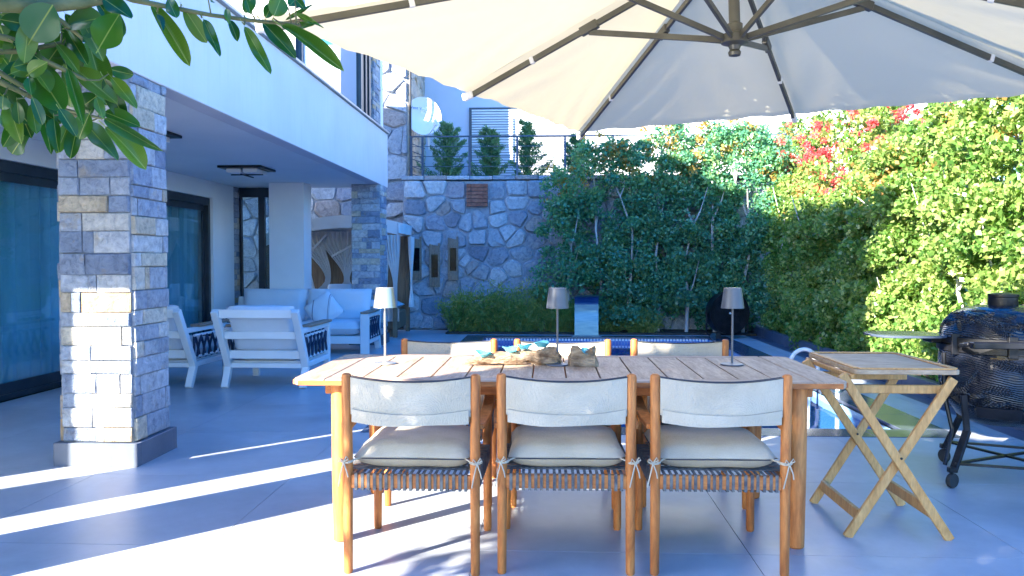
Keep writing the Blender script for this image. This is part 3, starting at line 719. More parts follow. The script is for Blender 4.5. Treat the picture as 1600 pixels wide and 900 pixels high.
MB().box(-HL+.03, HL-.03, -HD-e_, -HD+.02, .7215, .7435).build('edge_band', 'teak_x', table, bevel=.002)
MB().box(-HL+.03, HL-.03, HD-.02, HD+e_, .7215, .7435).build('edge_band', 'teak_x', table, bevel=.002)
for s in (-1, 1): MB().box(s*HL-(.02 if s > 0 else e_), s*HL+(e_ if s > 0 else .02), -HD+.035, HD-.035, .7215, .7435).build('edge_band', 'teak', table, bevel=.002)
leg = MB().lathe([(.030, 0), (.036, .006), (.041, .35), (.042, .7195)], 20).mesh('leg', 'teak', smooth=40)
for sx in (-1, 1):
    for sy in (-1, 1): inst('leg', leg, table, loc=(sx*1.02, sy*.385, 0))

# ================================================================== DINING CHAIRS
def make_chair(label):
    t = thing('dining_chair', label, 'chair', (0, 0, 0), 0, 'teak dining chairs around the long table')
    for s in (-1, 1):
        MB().tube([(s*.262, -.28, 0), (s*.260, -.28, .01), (s*.259, -.28, .45), (s*.262, -.282, .80), (s*.262, -.282, .813), (s*.262, -.282, .818)], [.016, .0185, .0205, .0205, .018, .010], 14).build('back_post', 'teak', t, smooth=45)
        MB().tube([(s*.262, .28, 0), (s*.262, .28, .01), (s*.259, .28, .40), (s*.259, .28, .592)], [.016, .0185, .0205, .017], 14).build('front_leg', 'teak', t, smooth=45)
        MB().slab(lambda u, v, s=s: (Vector((s*(.268+.012*math.sin(PI*v))+(u-.5)*.05, -.26+.58*v, .612-.012*math.cos(PI*v))), Vector((0, 0, 1))), 3, 10, .022).build('armrest', 'teak', t, bevel=.003)
        MB().box(s*.26-.013, s*.26+.013, -.262, .262, .352, .408).build('seat_rail', 'teak', t, bevel=.003)
    for y in (-.28, .28): MB().box(-.243, .243, y-.013, y+.013, .352, .408).build('seat_rail', 'teak_x', t, bevel=.003)
    def strap_mesh(half, th, w, ztop, zb, axis):
        pth = [(-half, zb), (-half, ztop), (half, ztop), (half, zb)]
        m = MB()
        if axis == 'y':
            m.box(-w/2, w/2, -half, half, ztop, ztop+th)
            for s in (-1, 1): m.box(-w/2, w/2, s*half-(th if s > 0 else 0), s*half+(0 if s > 0 else th), zb, ztop); m.box(-w/2, w/2, s*half-(.03 if s > 0 else 0), s*half+(0 if s > 0 else .03), zb-th, zb)
        else:
            m.box(-half, half, -w/2, w/2, ztop, ztop+th)
            for s in (-1, 1): m.box(s*half-(th if s > 0 else 0), s*half+(0 if s > 0 else th), -w/2, w/2, zb, ztop)
        return m.mesh('strap', 'strap')
    sy_ = strap_mesh(.2965, .003, .012, .4105, .348, 'y'); sx_ = strap_mesh(.277, .003, .012, .4145, .348, 'x')
    rg = random.Random(3)
    for i in range(19): inst('strap', sy_, t, loc=(-.222+i*.0247+rg.uniform(-.002, .002), 0, 0))
    for i in range(18): inst('strap', sx_, t, loc=(0, -.225+i*.0265+rg.uniform(-.002, .002), 0))
    # sling backrest
    def sl(off, zlo, zhi, xw, th, y0=-.283):
        def fn(u, v):
            x = (2*u-1)*xw; b = (1-(2*u-1)**2)
            z = zlo+(zhi-zlo)*v-.016*b*v-.006*b*(1-v)+.003*math.sin(9*u+2)*(1-v)
            y = y0-off-.038*b+.010*noise.noise(Vector((x*7, z*9, 1+off*50)))*(.4+b)
            return Vector((x, y, z)), Vector((0, -1, 0))
        return fn
    MB().slab(sl(0, .650, .803, .243, .022), 22, 8, .022).build('back_sling', 'linen', t, smooth=60)
    MB().slab(sl(.006, .622, .676, .236, .03), 22, 4, .034).build('sling_hem', 'linen', t, smooth=60)
    for y_off in (.013, -.013):
        pts = [(-.243+.486*k/16, -.283-.038*(1-(2*k/16-1)**2)-y_off, .805-.016*(1-(2*k/16-1)**2)) for k in range(17)]
        MB().tube(pts, .0022, 6).build('piping', 'piping', t)
    # seat cushion with piping and ties
    c = MB(); pillow(c, 0, -.005, .470, .485, .50, .118, 22, 20, p=4.5, seed=2)
    cu = c.build('seat_cushion', 'linen', t, smooth=70)
    lp = loop_rect(.478, .493, .05)
    MB().tube([(x, y-.005, .464) for x, y in lp], .0028, 6, closed=True).build('piping', 'piping', cu)
    for s in (-1, 1):
        tie = MB(); X = s*.262; Z = .462
        ring = [(X+.024*math.cos(a), -.28+.024*math.sin(a), Z+.004*math.sin(a)) for a in [2*PI*k/14 for k in range(14)]]
        tie.tube(ring, .004, 6, closed=True)
        tie.tube([(s*.215, -.245, .466), (X-s*.01, -.302, Z)], .0035, 6)
        kx, ky = X+s*.008, -.307
        tie.tube([(kx, ky, Z), (kx+.014, ky-.006, Z+.024), (kx+.02, ky-.004, Z+.012), (kx, ky, Z)], .0026, 6)
        tie.tube([(kx, ky, Z), (kx-.015, ky-.006, Z+.018), (kx-.019, ky-.004, Z+.004), (kx, ky, Z)], .0026, 6)
        tie.tube([(kx, ky, Z), (kx-.012, ky-.004, Z-.05), (kx-.022, ky+.002, Z-.10)], .0028, 6)
        tie.tube([(kx, ky, Z), (kx+.014, ky-.004, Z-.04), (kx+.018, ky+.002, Z-.062)], .0028, 6)
        tie.build('cushion_tie', 'linen', cu, smooth=60)
    return t
c0 = make_chair('teak dining chair on the near side of the table, leftmost, its linen dappled with sun')
c0.location = (-.553, 3.545, 0); c0.rotation_euler = (0, 0, R(-.6))
for x, y, r, lb in ((.066, 3.575, .8, 'middle teak dining chair on the near side, its back to the camera'),
                    (.687, 3.585, .3, 'teak dining chair on the near side of the table, rightmost beside the table leg'),
                    (-.578, 4.47, 181, 'teak dining chair on the far side of the table, left one, half in sun'),
                    (.078, 4.47, 180, 'teak dining chair on the far side behind the driftwood, its back in full sun'),
                    (.752, 4.50, 179, 'teak dining chair on the far side, right one, under the rightmost table lamp')):
    cc_ = copy_tree(c0, (x, y, 0), R(r), lb)
    for ch in [q for q in COL.objects if q.parent == cc_ and q.name.startswith('seat_cushion')]:
        ch.rotation_euler = (R(random.uniform(-.8, .8)), 0, R(random.uniform(-1.8, 1.8))); ch.location = (random.uniform(-.006, .006), random.uniform(-.008, .008), 0)

# ================================================================== ON THE TABLE
def table_lamp(x, y, mat, label, hz=0):
    t = thing('table_lamp', label, 'lamp', (x, y, .7505), 0, 'cordless lamps on the dining table')
    MB().lathe([(.001, 0), (.056, 0), (.058, .003), (.056, .007), (.02, .010), (.001, .011)], 32).build('base', mat, t, smooth=35)
    MB().lathe([(.0055, .008), (.0055, .345)], 12).build('stem', mat, t, smooth=40)
    sh = MB().lathe([(.057, .285), (.0435, .385), (.0425, .386), (.020, .382), (.020, .379), (.0415, .383), (.055, .286)], 40)
    sh.build('lamp_shade', mat, t, smooth=35)
table_lamp(-.829, 4.10, 'lamp_silver', 'silver cordless table lamp at the left end of the table, shade in the sun')
table_lamp(.042, 4.085, 'lamp_grey', 'grey cordless table lamp in the middle of the table next to the driftwood')
table_lamp(.915, 4.13, 'lamp_grey', 'dark grey cordless table lamp at the right end of the table')
def drift(name, pts, rad, label, seed, loc, group):
    t = MB(); P = [Vector(p) for p in pts]; n = 20; K = 40; rings = []
    for i in range(K+1):
        f = i/K*(len(P)-1); a = min(int(f), len(P)-2); q = P[a].lerp(P[a+1], f-a); r = rad[a]+(rad[a+1]-rad[a])*(f-a)
        ring = []
        for j in range(n):
            an = 2*PI*j/n; d = Vector((0, math.cos(an), math.sin(an)))
            k = 1+.42*noise.noise(Vector((q.x*22+seed, math.cos(an)*1.6, math.sin(an)*1.6)))+.26*noise.noise(Vector((q.x*55, math.cos(an)*4, math.sin(an)*4+seed)))
            p = q+d*r*k; p.x += .012*noise.noise(Vector((an*3, q.x*9, seed))); p.z = max(p.z, .001); ring.append(p)
        rings.append(ring)
    vs = [p for rg in rings for p in rg]; fs = [(i*n+j, i*n+(j+1) % n, (i+1)*n+(j+1) % n, (i+1)*n+j) for i in range(K) for j in range(n)]
    fs += [tuple(range(n))[::-1], tuple(range(K*n, K*n+n))]
    t.add(vs, fs); o = t.build(name, 'driftwood', None, smooth=42); o.location = loc; return tag(o, label, 'driftwood', group)
G = 'driftwood tealight holders on the table'
drift('driftwood', [(-.40, -.03, .018), (-.33, -.02, .028), (-.2, 0, .032), (-.08, .03, .036), (.0, .02, .04), (.055, .01, .04), (.08, 0, .03)], [.012, .028, .034, .034, .044, .042, .020], 'long knotty driftwood log with glass tealight holders lying on the table', 3, (-.02, 4.09, .7505), G)
def block():
    t = MB(); K = 14; n = 22; vs = []; 
    for j in range(K+1):
        z = j/K
        for i in range(n):
            a = 2*PI*i/n; ca, sa = math.cos(a), math.sin(a)
            hx = .076*(1-.28*z); hy = .045*(1-.2*z)
            k = 1/max(abs(ca), abs(sa))**.75; nn = noise.noise(Vector((ca*2.4, sa*2.4, z*3)))
            x = hx*ca*k*(1+.16*nn); y = hy*sa*k*(1+.2*nn)
            top = .098-.032*math.exp(-((x-.01)/.022)**2)+.012*nn
            vs.append((x, y, z*top))
    fs = [(j*n+i, j*n+(i+1) % n, (j+1)*n+(i+1) % n, (j+1)*n+i) for j in range(K) for i in range(n)]
    c = len(vs); vs.append((0, 0, .066)); fs += [(K*n+i, K*n+(i+1) % n, c) for i in range(n)]; fs.append(tuple(range(n))[::-1])
    o = t.add(vs, fs).build('driftwood', 'driftwood', None, smooth=45); o.location = (.168, 4.06, .7505)
    tag(o, 'short squared driftwood block right of the middle lamp on the table', 'driftwood', G)
block()
def bowl(x, y, z, s, label, tilt=0):
    m = MB(); n = 24
    prof = [(.004, 0), (.020, .002), (.026, .010), (.034, .018), (.040, .022), (.038, .024), (.030, .021), (.022, .013), (.015, .006), (.003, .005)]
    vs = []
    for k, (r, h) in enumerate(prof):
        for j in range(n):
            a = 2*PI*j/n; w = 1+.16*math.sin(3*a+x*40)*(r/.04); vs.append((r*w*math.cos(a)*s*1.2, r*w*math.sin(a)*s*1.05, h*s*1.3+.005*math.sin(2*a+x*30)*(r/.04)))
    fs = [(i*n+j, i*n+(j+1) % n, (i+1)*n+(j+1) % n, (i+1)*n+j) for i in range(len(prof)-1) for j in range(n)]+[tuple(range(n))[::-1], tuple(range((len(prof)-1)*n, len(prof)*n))]
    o = m.add(vs, fs).build('glass_bowl', 'turq_glass', None, smooth=60); o.location = (x, y, z); o.rotation_euler = (R(tilt), R(tilt*.6), 0)
    tag(o, label, 'glass bowl', 'turquoise glass tealight bowls')
bowl(-.325, 4.06, .792, .85, 'turquoise glass tealight bowl at the thin left end of the driftwood log', 8)
bowl(-.195, 4.09, .812, .8, 'turquoise glass tealight bowl second from the left on the driftwood log', 10)
bowl(-.125, 4.10, .826, .8, 'turquoise glass tealight bowl on the hump of the driftwood log', -4)
bowl(-.035, 4.12, .836, .85, 'turquoise glass tealight bowl on the driftwood log nearest the middle lamp', 4)
bowl(.178, 4.045, .815, .55, 'small round turquoise glass bowl set in the driftwood block', 35)

# ================================================================== FOLDING TRAY TABLE
tt = thing('tray_table', 'folding wooden tray table with crossed legs right of the dining table', 'folding table', (1.60, 4.10, 0))
T0 = Vector((-1.60, -4.10, 0))
def tp(name, mb, mat, **k): o = mb.build(name, mat, tt, **k); o.location = T0; return o
for y, x0, x1 in ((3.80, 1.372, 1.806), (4.33, 1.385, 1.815)):
    tp('crossed_leg', MB().bar((x0, y, 0), (1.84, y, .735), .020, .042), 'tray_wood', bevel=.003)
    tp('crossed_leg', MB().bar((x1+.02, y-.024, 0), (1.33, y-.024, .755), .020, .042), 'tray_wood', bevel=.003)
    tp('bolt', MB().lathe([(.006, 0), (.006, .004)], 8, T=Matrix.Rotation(R(90), 4, 'X'), o=(1.597, y-.036, .375)), 'black_metal')
tp('stretcher', MB().box(1.42, 1.44, 3.812, 4.318, .07, .125, Matrix.Translation((0, 0, 0))), 'tray_wood', bevel=.003)
tp('stretcher', MB().box(1.745, 1.765, 3.79, 4.30, .09, .145), 'tray_wood', bevel=.003)
tp('top_rail', MB().box(1.40, 1.84, 3.83, 3.85, .66, .70), 'tray_wood', bevel=.003)
tp('top_rail', MB().box(1.40, 1.84, 4.28, 4.30, .66, .70), 'tray_wood', bevel=.003)
tp('side_rail', MB().bar((1.385, 3.79, .742), (1.385, 4.45, .742), .02, .024), 'tray_wood', bevel=.003)
topm = MB().prism(loop_rect(.475, .69, .03), 0, .022, Matrix.Translation((1.627, 4.12, .755)))
top = tp('tray_top', topm, 'tray_top', bevel=.003)
rim = MB(); x0, x1, y0, y1 = 1.392, 1.862, 3.778, 4.462
rim.box(x0+.02, x1-.02, y0, y0+.028, .7775, .784); rim.box(x0+.02, x1-.02, y1-.028, y1, .7775, .784); rim.box(x0, x0+.028, y0+.03, y1-.03, .7775, .784); rim.box(x1-.028, x1, y0+.03, y1-.03, .7775, .784)
tp('tray_rim', rim, 'tray_wood', bevel=.002)

# ================================================================== KAMADO GRILL
kg = thing('kamado_grill', 'large black ceramic kamado grill on a wheeled stand with relief pattern', 'grill', (2.625, 4.86, 0))
body = [(.05, .33), (.15, .335), (.225, .37), (.28, .44), (.315, .53), (.33, .62), (.332, .70), (.328, .755)]
MB().lathe(body, 56).build('body', 'ceramic', kg, smooth=50)
MB().lathe([(.334, .752), (.340, .756), (.340, .79), (.334, .794)], 56).build('band', 'black_metal', kg, smooth=35)
MB().lathe([(.336, .798), (.343, .802), (.343, .838), (.336, .842)], 56).build('band', 'black_metal', kg, smooth=35)
lid = [(.328, .843), (.325, .865), (.300, .92), (.262, .962), (.20, .995), (.13, 1.012), (.085, 1.016)]
ld = MB().lathe(lid, 56).build('lid', 'ceramic', kg, smooth=50)
MB().lathe([(.072, 1.0), (.078, 1.018), (.076, 1.062), (.080, 1.066), (.080, 1.08), (.03, 1.088)], 32).build('vent_cap', 'black_metal', ld, smooth=35)
MB().box(-.25, -.19, -.185, -.135, .985, .998).build('thermometer', 'black_metal', ld, bevel=.004)
h = MB(); h.tube([(-.33, -.19, .80), (-.36, -.30, .815), (-.35, -.33, .82)], .013, 8); h.box(-.36, .02, -.395, -.345, .80, .835)
h.build('handle', 'black_metal', ld, bevel=.004)
def relief(name, parent, prof, count, z0, z1, seed):
    # raised fern sprays: herringbone ridges lying on the glazed surface
    rg = random.Random(seed); m = MB()
    def surf(a, s, off):
        i = 0; s = max(0, min(s, total-1e-4))
        while s > seg[i]: s -= seg[i]; i += 1
        t = s/seg[i]; r = prof[i][0]+(prof[i+1][0]-prof[i][0])*t; z = prof[i][1]+(prof[i+1][1]-prof[i][1])*t
        nr, nzz = (prof[i+1][1]-prof[i][1])/seg[i], -(prof[i+1][0]-prof[i][0])/seg[i]
        return Vector(((r+nr*off)*math.cos(a), (r+nr*off)*math.sin(a), z+nzz*off)), r
    seg = [math.hypot(q[0]-p[0], q[1]-p[1]) for p, q in zip(prof, prof[1:])]; total = sum(seg)
    for k in range(count):
        a0 = 2*PI*(k*.618 % 1); s0 = total*(z0+(z1-z0)*((k*.377+.1*rg.random()) % 1)); th = rg.uniform(-.5, .5)+(0 if k % 2 else PI); L = rg.uniform(.12, .17); bend = rg.uniform(-1.2, 1.2)
        n = 10; x = 0; y = 0
        for j in range(n):
            f = j/n; h = th+bend*f; x += math.cos(h)*L/n; y += math.sin(h)*L/n; w = .036*math.sin(PI*(f*.9+.1))+.004
            for sd in (-1, 1):
                hh = h+sd*.95; P = []
                for q, ww in ((0, .0050), (.5, .0045), (1, .0015)):
                    xx = x+math.cos(hh)*w*q; yy = y+math.sin(hh)*w*q
                    _, r = surf(a0, s0+yy, 0); r = max(r, .08)
                    for e, o in ((-1, .0), (0, .0042), (1, .0)): P.append(surf(a0+(xx-math.sin(hh)*ww*e)/r, s0+yy+math.cos(hh)*ww*e, o)[0])
                m.add(P, [(0, 1, 4, 3), (1, 2, 5, 4), (3, 4, 7, 6), (4, 5, 8, 7)])
    return stuff(m.build(name, 'ceramic', parent, fix=False))
relief('relief_pattern', ld, lid, 44, .10, .70, 1); relief('relief_pattern', kg, body[2:], 80, .12, .92, 2)
for a in (200, 250): MB().bar((.34*math.cos(R(a)), .34*math.sin(R(a)), .74), (.34*math.cos(R(a)), .34*math.sin(R(a)), .86), .05, .02).build('hinge_latch', 'black_metal', kg, bevel=.003)
dv = MB()
for a in range(222, 262, 4): dv.bar((.295*math.cos(R(a)), .295*math.sin(R(a)), .40), (.318*math.cos(R(a)), .318*math.sin(R(a)), .46), .024, .012)
dv.build('draft_door', 'black_metal', kg)
for sx, sy in ((-1, -.55), (-.32, 1), (.55, -1), (1, .5)):
    q = Vector((sx, sy, 0)).normalized()
    lg = MB(); lg.bar(q*.335+Vector((0, 0, .52)), q*.30+Vector((0, 0, .30)), .035, .016); lg.bar(q*.30+Vector((0, 0, .31)), q*.41+Vector((0, 0, .10)), .045, .02)
    l = lg.build('stand_leg', 'black_metal', kg, bevel=.003)
    w = MB(); c = q*.42+Vector((0, 0, .042)); TT = Matrix.Rotation(math.atan2(q.y, q.x), 4, 'Z') @ Matrix.Rotation(R(90), 4, 'X')
    w.lathe([(.014, -.014), (.038, -.014), (.042, -.008), (.042, .008), (.038, .014), (.014, .014)], 22, o=c, T=TT)
    w.build('caster', 'rubber', l, smooth=35)
    MB().bar(c+Vector((0, 0, .046)), c+Vector((0, 0, .075)), .05, .03).build('caster_fork', 'black_metal', l, bevel=.003)
for a, b in (((-1, -.55), (.55, -1)), ((-.32, 1), (1, .5)), ((-1, -.55), (1, .5)), ((.55, -1), (-.32, 1))):
    a = Vector((*a, 0)).normalized()*.40; b = Vector((*b, 0)).normalized()*.40
    MB().bar(a+Vector((0, 0, .135)), b+Vector((0, 0, .135)), .022, .012).build('stand_bar', 'black_metal', kg)
MB().tube([(-.37, -.12, .11), (-.30, -.05, .30), (-.335, -.02, .50), (-.34, -.02, .74)], .012, 8).build('lid_spring', 'black_metal', kg)
s = MB().prism(loop_rect(.42, .36, .12), 0, .014, Matrix.Translation((-.53, .06, .83))); sh_ = s.build('side_shelf', 'coping_stone', kg, bevel=.003)
MB().box(-.40, -.30, .0, .12, .795, .828).build('shelf_bracket', 'black_metal', sh_, bevel=.003)
def grill_tool(x, y, L, label, spade):
    t = thing('grill_tool', label, 'grill tool', (x, y, .0))
    MB().tube([(0, 0, .775), (-.002, -.004, .5), (0, -.004, .775-L)], [.009, .007, .006], 8).build('shaft', 'black_metal', t)
    MB().tube([(0, .04, .78), (0, .0, .80), (0, -.012, .775)], .005, 6).build('hook', 'black_metal', t)
    m = MB()
    if spade: m.box(-.02, .02, -.006, -.002, .775-L-.07, .775-L)
    else: m.bar((0, -.004, .775-L), (.02, -.01, .775-L-.05), .012, .006)
    m.build('tip', 'twig', t, bevel=.001)
grill_tool(2.63, 4.45, .42, 'black poker hanging from the front band of the grill', False)
grill_tool(2.725, 4.43, .46, 'black ash tool hanging right of the poker on the grill', True)

# ================================================================== LOUNGE FURNITURE
def rope_panel(parent, x, y0, y1, z0, z1, n):
    f = MB(); f.tube([(x, y0, z0), (x, y1, z0)], .014, 8); f.tube([(x, y0, z1), (x, y1, z1)], .014, 8)
    fr = f.build('rope_bar', 'alu', parent, smooth=40)
    for k in range(n):
        a = y0+.02+(y1-y0-.04)*k/(n-1) if n > 1 else (y0+y1)/2; st = (y1-y0)/n*.95
        for sg in (-1, 1):
            b = min(max(a+sg*st, y0+.02), y1-.02)
            m = MB(); m.tube([(x-.02, a, z0-.018), (x+sg*.017, a+sg*.01, z0+.012), (x+sg*.010, (a+b)/2, (z0+z1)/2), (x+sg*.017, b-sg*.01, z1-.012), (x-.02, b, z1+.018)], .0125, 6)
            m.build('rope', 'rope', fr, smooth=60)
def armchair(x, y, rz, label, wd=.86):
    t = thing('armchair', label, 'armchair', (x, y, 0), R(rz), 'white aluminium lounge armchairs'); hw = wd/2-.035
    for s in (-1, 1):
        u = MB(); u.bar((s*hw, -.43, 0), (s*hw, -.31, .225), .07, .06, (0, 1, 0)); u.bar((s*hw, -.312, .20), (s*hw, -.66, .79), .07, .065, (0, 1, 0))
        u.build('back_upright', 'alu', t, bevel=.006)
        MB().box(s*hw-.035, s*hw+.035, .43, .49, 0, .585).build('front_leg', 'alu', t, bevel=.006)
        MB().box(s*hw-.03, s*hw+.03, -.55, .43, .555, .60).build('arm_bar', 'alu', t, bevel=.005)
        MB().box(s*hw-.05, s*hw+.05, -.28, .50, .602, .628).build('armrest', 'arm_wood', t, bevel=.004)
        MB().box(s*hw-.03, s*hw+.03, -.33, .43, .20, .25).build('side_rail', 'alu', t, bevel=.005)
        rope_panel(t, s*(hw+.0), -.30, .40, .295, .515, 6)
    def xr(y, z, h, th=.035): MB().box(-hw+.036, hw-.036, y-th/2, y+th/2, z, z+h).build('back_slat', 'alu', t, bevel=.005)
    xr(-.635, .715, .085); xr(-.50, .50, .075); xr(-.375, .29, .085); xr(-.34, .195, .05)
    MB().box(-hw+.036, hw-.036, .44, .475, .20, .27).build('front_rail', 'alu', t, bevel=.005)
    MB().box(-hw+.03, hw-.03, -.30, .43, .235, .262).build('seat_deck', 'alu', t)
    m = MB(); pillow(m, 0, .06, .355, wd-.17, .80, .20, 16, 16, p=7, seed=x); m.build('seat_cushion', 'sofa_fabric', t, smooth=70)
    TB = Matrix.Translation((0, -.39, .60)) @ Matrix.Rotation(R(120), 4, 'X'); m = MB()
    pillow(m, 0, 0, 0, wd-.17, .52, .20, 16, 14, T=TB, p=6, seed=x+3); m.build('back_cushion', 'sofa_fabric', t, smooth=70)
    return t
armchair(-2.845, 8.45, 0, 'white lounge armchair with rope sides, the one right of the stone pillar')
armchair(-3.985, 8.46, -2, 'white lounge armchair partly hidden behind the near stone pillar')
sf = thing('sofa', 'white two-seat lounge sofa with grey-blue cushions facing the camera under the balcony', 'sofa', (-3.53, 11.48, 0), PI)
hw = 1.02
for s in (-1, 1):
    MB().box(s*hw-.06, s*hw+.06, .40, .46, 0, .55).build('front_leg', 'alu', sf, bevel=.006)
    u = MB(); u.bar((s*hw, -.42, 0), (s*hw, -.33, .22), .09, .06, (0, 1, 0)); u.bar((s*hw, -.332, .2), (s*hw, -.48, .74), .09, .06, (0, 1, 0)); u.build('back_upright', 'alu', sf, bevel=.006)
    MB().box(s*hw-.05, s*hw+.05, -.40, .40, .50, .545).build('arm_bar', 'alu', sf, bevel=.005)
    MB().box(s*hw-.055, s*hw+.055, -.30, .47, .552, .578).build('armrest', 'arm_wood', sf, bevel=.004)
    MB().box(s*hw-.04, s*hw+.04, -.34, .40, .13, .18).build('side_rail', 'alu', sf, bevel=.005)
    rope_panel(sf, s*(hw+.035), -.28, .36, .22, .47, 5)
MB().box(-.96, .96, .40, .44, .14, .24).build('front_rail', 'alu', sf, bevel=.005)
MB().box(-.96, .96, -.47, -.43, .60, .70).build('back_rail', 'alu', sf, bevel=.005)
MB().box(-.95, .95, -.33, .40, .215, .245).build('seat_deck', 'alu', sf)
for s in (-1, 1):
    m = MB(); pillow(m, s*.475, .06, .345, .94, .76, .19, 18, 14, p=8, seed=s*2); m.build('seat_cushion', 'sofa_fabric', sf, smooth=70)
    TB = Matrix.Translation((s*.475, -.30, .63)) @ Matrix.Rotation(R(107), 4, 'X'); m = MB()
    pillow(m, 0, 0, 0, .95, .50, .20, 18, 14, T=TB, p=6, seed=s*5); m.build('back_cushion', 'sofa_fabric', sf, smooth=70)
m = MB(); pillow(m, 0, 0, 0, .42, .42, .16, 14, 14, p=3, T=Matrix.Rotation(R(68), 4, 'X') @ Matrix.Rotation(R(40), 4, 'Z'))
o = m.build('throw_pillow', 'stripe', None, smooth=70); o.location = (-3.12, 11.2, .60); tag(o, 'striped throw pillow set on its corner on the sofa', 'pillow')

# ================================================================== GAZEBO
gz = thing('gazebo', 'white curtained garden gazebo with curved canopy behind the far stone pillar', 'gazebo', (-3.6, 14.2, 0))
Z0 = Vector((3.6, -14.2, 0))
def gp(name, mb, mat, **k): o = mb.build(name, mat, gz, **k); o.location = Z0; return o
gy0, gy1, gx0, gx1 = 13.45, 14.8, -4.75, -2.50
arc = lambda x: 2.02-.16*(x+3.35)**2
gp('canopy_roof', MB().slab(lambda u, v: (Vector((gx0+(gx1-gx0)*u, gy0+(gy1-gy0)*v, arc(gx0+(gx1-gx0)*u)+.01*noise.noise(Vector((u*6, v*6, 0))))), Vector((0, 0, 1))), 24, 8, .012), 'gaz_roof', smooth=60)
for yy in (gy0-.01, gy1+.01):
    gp('valance', MB().slab(lambda u, v: (Vector((gx0+(gx1-gx0)*u, yy+.012*math.sin(u*40)*(1-v), arc(gx0+(gx1-gx0)*u)-.20*(1-v))), Vector((0, 1, 0))), 60, 4, .006), 'gaz_roof', smooth=60)
gp('valance', MB().slab(lambda u, v: (Vector((gx1+.012+.02*math.sin(u*18)*(1-v), gy0+(gy1-gy0)*u, arc(gx1)-.17*(1-v))), Vector((1, 0, 0))), 40, 4, .006), 'gaz_roof', smooth=60)
for x in (gx0+.06, gx1-.06):
    for y in (gy0+.06, gy1-.06): gp('post', MB().box(x-.035, x+.035, y-.035, y+.035, 0, 1.72), 'gaz_wood', bevel=.004)
def drape(x, y, z0, z1, w0, wk, zk, along, seed, bend=0):
    """tied curtain: pinched at zk"""
    def fn(u, v):
        z = z0+(z1-z0)*v; k = abs(z-zk)/(z1-zk if z > zk else zk-z0); k = k*k*(3-2*k); wd = wk+(w0-wk)*(k**.8 if z > zk else .55*k)
        t = (u-.5)*wd; fold = .022*math.sin(u*34+seed)*(.4+k)
        return (Vector((x+t+bend*(1-k), y+fold, z)) if along == 'x' else Vector((x+fold, y+t+bend*(1-k), z))), Vector((0, 1, 0)) if along == 'x' else Vector((1, 0, 0))
    gp('curtain', MB().slab(fn, 34, 18, .004), 'drape', smooth=70)
drape(-2.60, gy0-.02, .50, 1.70, .30, .07, .86, 'x', 1, .06); drape(gx1+.03, gy1-.2, .45, 1.7, .4, .08, .85, 'y', 2)
for i, (x, w_, b) in enumerate(((-4.35, .5, .35), (-3.95, .45, .30), (-3.45, .5, -.2), (-3.1, .4, .15))): drape(x, gy1-.12-.02*i, .45, 1.80, w_, .10, .95, 'x', 3+i, b)
gp('wicker_screen', MB().box(gx0+.1, gx1-.1, gy1-.04, gy1-.02, .3, 1.72), 'gaz_wood')
for i, (a, b) in enumerate((((-4.6, 1.1), (-4.0, 1.75)), ((-3.9, 1.35), (-3.1, 1.78)), ((-4.2, .7), (-4.45, 1.7)))):
    gp('rafter', MB().bar((a[0], gy1-.2-.05*i, a[1]), (b[0], gy1-.2-.05*i, b[1]), .05, .04), 'drape')
db_ = thing('daybed', 'brown wicker daybed with white mattress inside the gazebo', 'daybed', (-3.5, 14.05, 0))
MB().box(-.95, .95, -.45, .45, .12, .42).build('wicker_base', 'gaz_wood', db_, bevel=.02); 
for sx in (-.85, .85): MB().lathe([(.10, 0), (.07, .04), (.06, .12)], 12, o=(sx, -.35, 0)).build('foot', 'gaz_wood', db_)
m = MB(); pillow(m, 0, 0, .50, 1.86, .9, .18, 18, 12, p=8); m.build('mattress', 'sofa_fabric', db_, smooth=70)
MB().slab(lambda u, v: (Vector((.7+.5*u*.6, -.47-.02*math.sin(u*20), .26+.22*v)), Vector((0, 1, 0))), 20, 3, .006).build('towel', 'drape', db_, smooth=60)
m = MB(); pillow(m, 0, 0, 0, .42, .36, .16, T=Matrix.Rotation(R(60), 4, 'X'), p=3); o = m.build('bed_pillow', 'sofa_fabric', None, smooth=70); o.location = (-3.62, 13.95, .72); tag(o, 'white pillow standing on the daybed inside the gazebo', 'pillow')

# ================================================================== WALL MIRRORS
for x, z0, z1, lb in ((-2.44, .92, 1.70, 'slim weathered wooden mirror on the stone wall, leftmost of three'),
                      (-2.10, .80, 1.58, 'weathered wooden mirror frame on the stone wall, middle of three and hung lowest'),
                      (-1.76, .92, 1.70, 'weathered wooden mirror frame on the stone wall, rightmost of three with dark mirror')):
    t = thing('wall_mirror', lb, 'mirror', (x, 15.0, z0), 0, 'three slim wooden mirrors on the stone wall'); H = z1-z0
    for k in range(5):
        xx = -.10+k*.04
        if k in (0, 4): MB().box(xx, xx+.036, -.03, .0, 0, H+.02*(k % 3)).build('board', 'arm_wood', t, bevel=.002)
        else:
            MB().box(xx, xx+.036, -.028, .0, 0, .17).build('board', 'arm_wood', t, bevel=.002); MB().box(xx, xx+.036, -.028, .0, H-.19, H-.01*k).build('board', 'arm_wood', t, bevel=.002)
    MB().box(-.062, .062, -.018, -.008, .17, H-.19).build('mirror_glass', 'mirror', t)

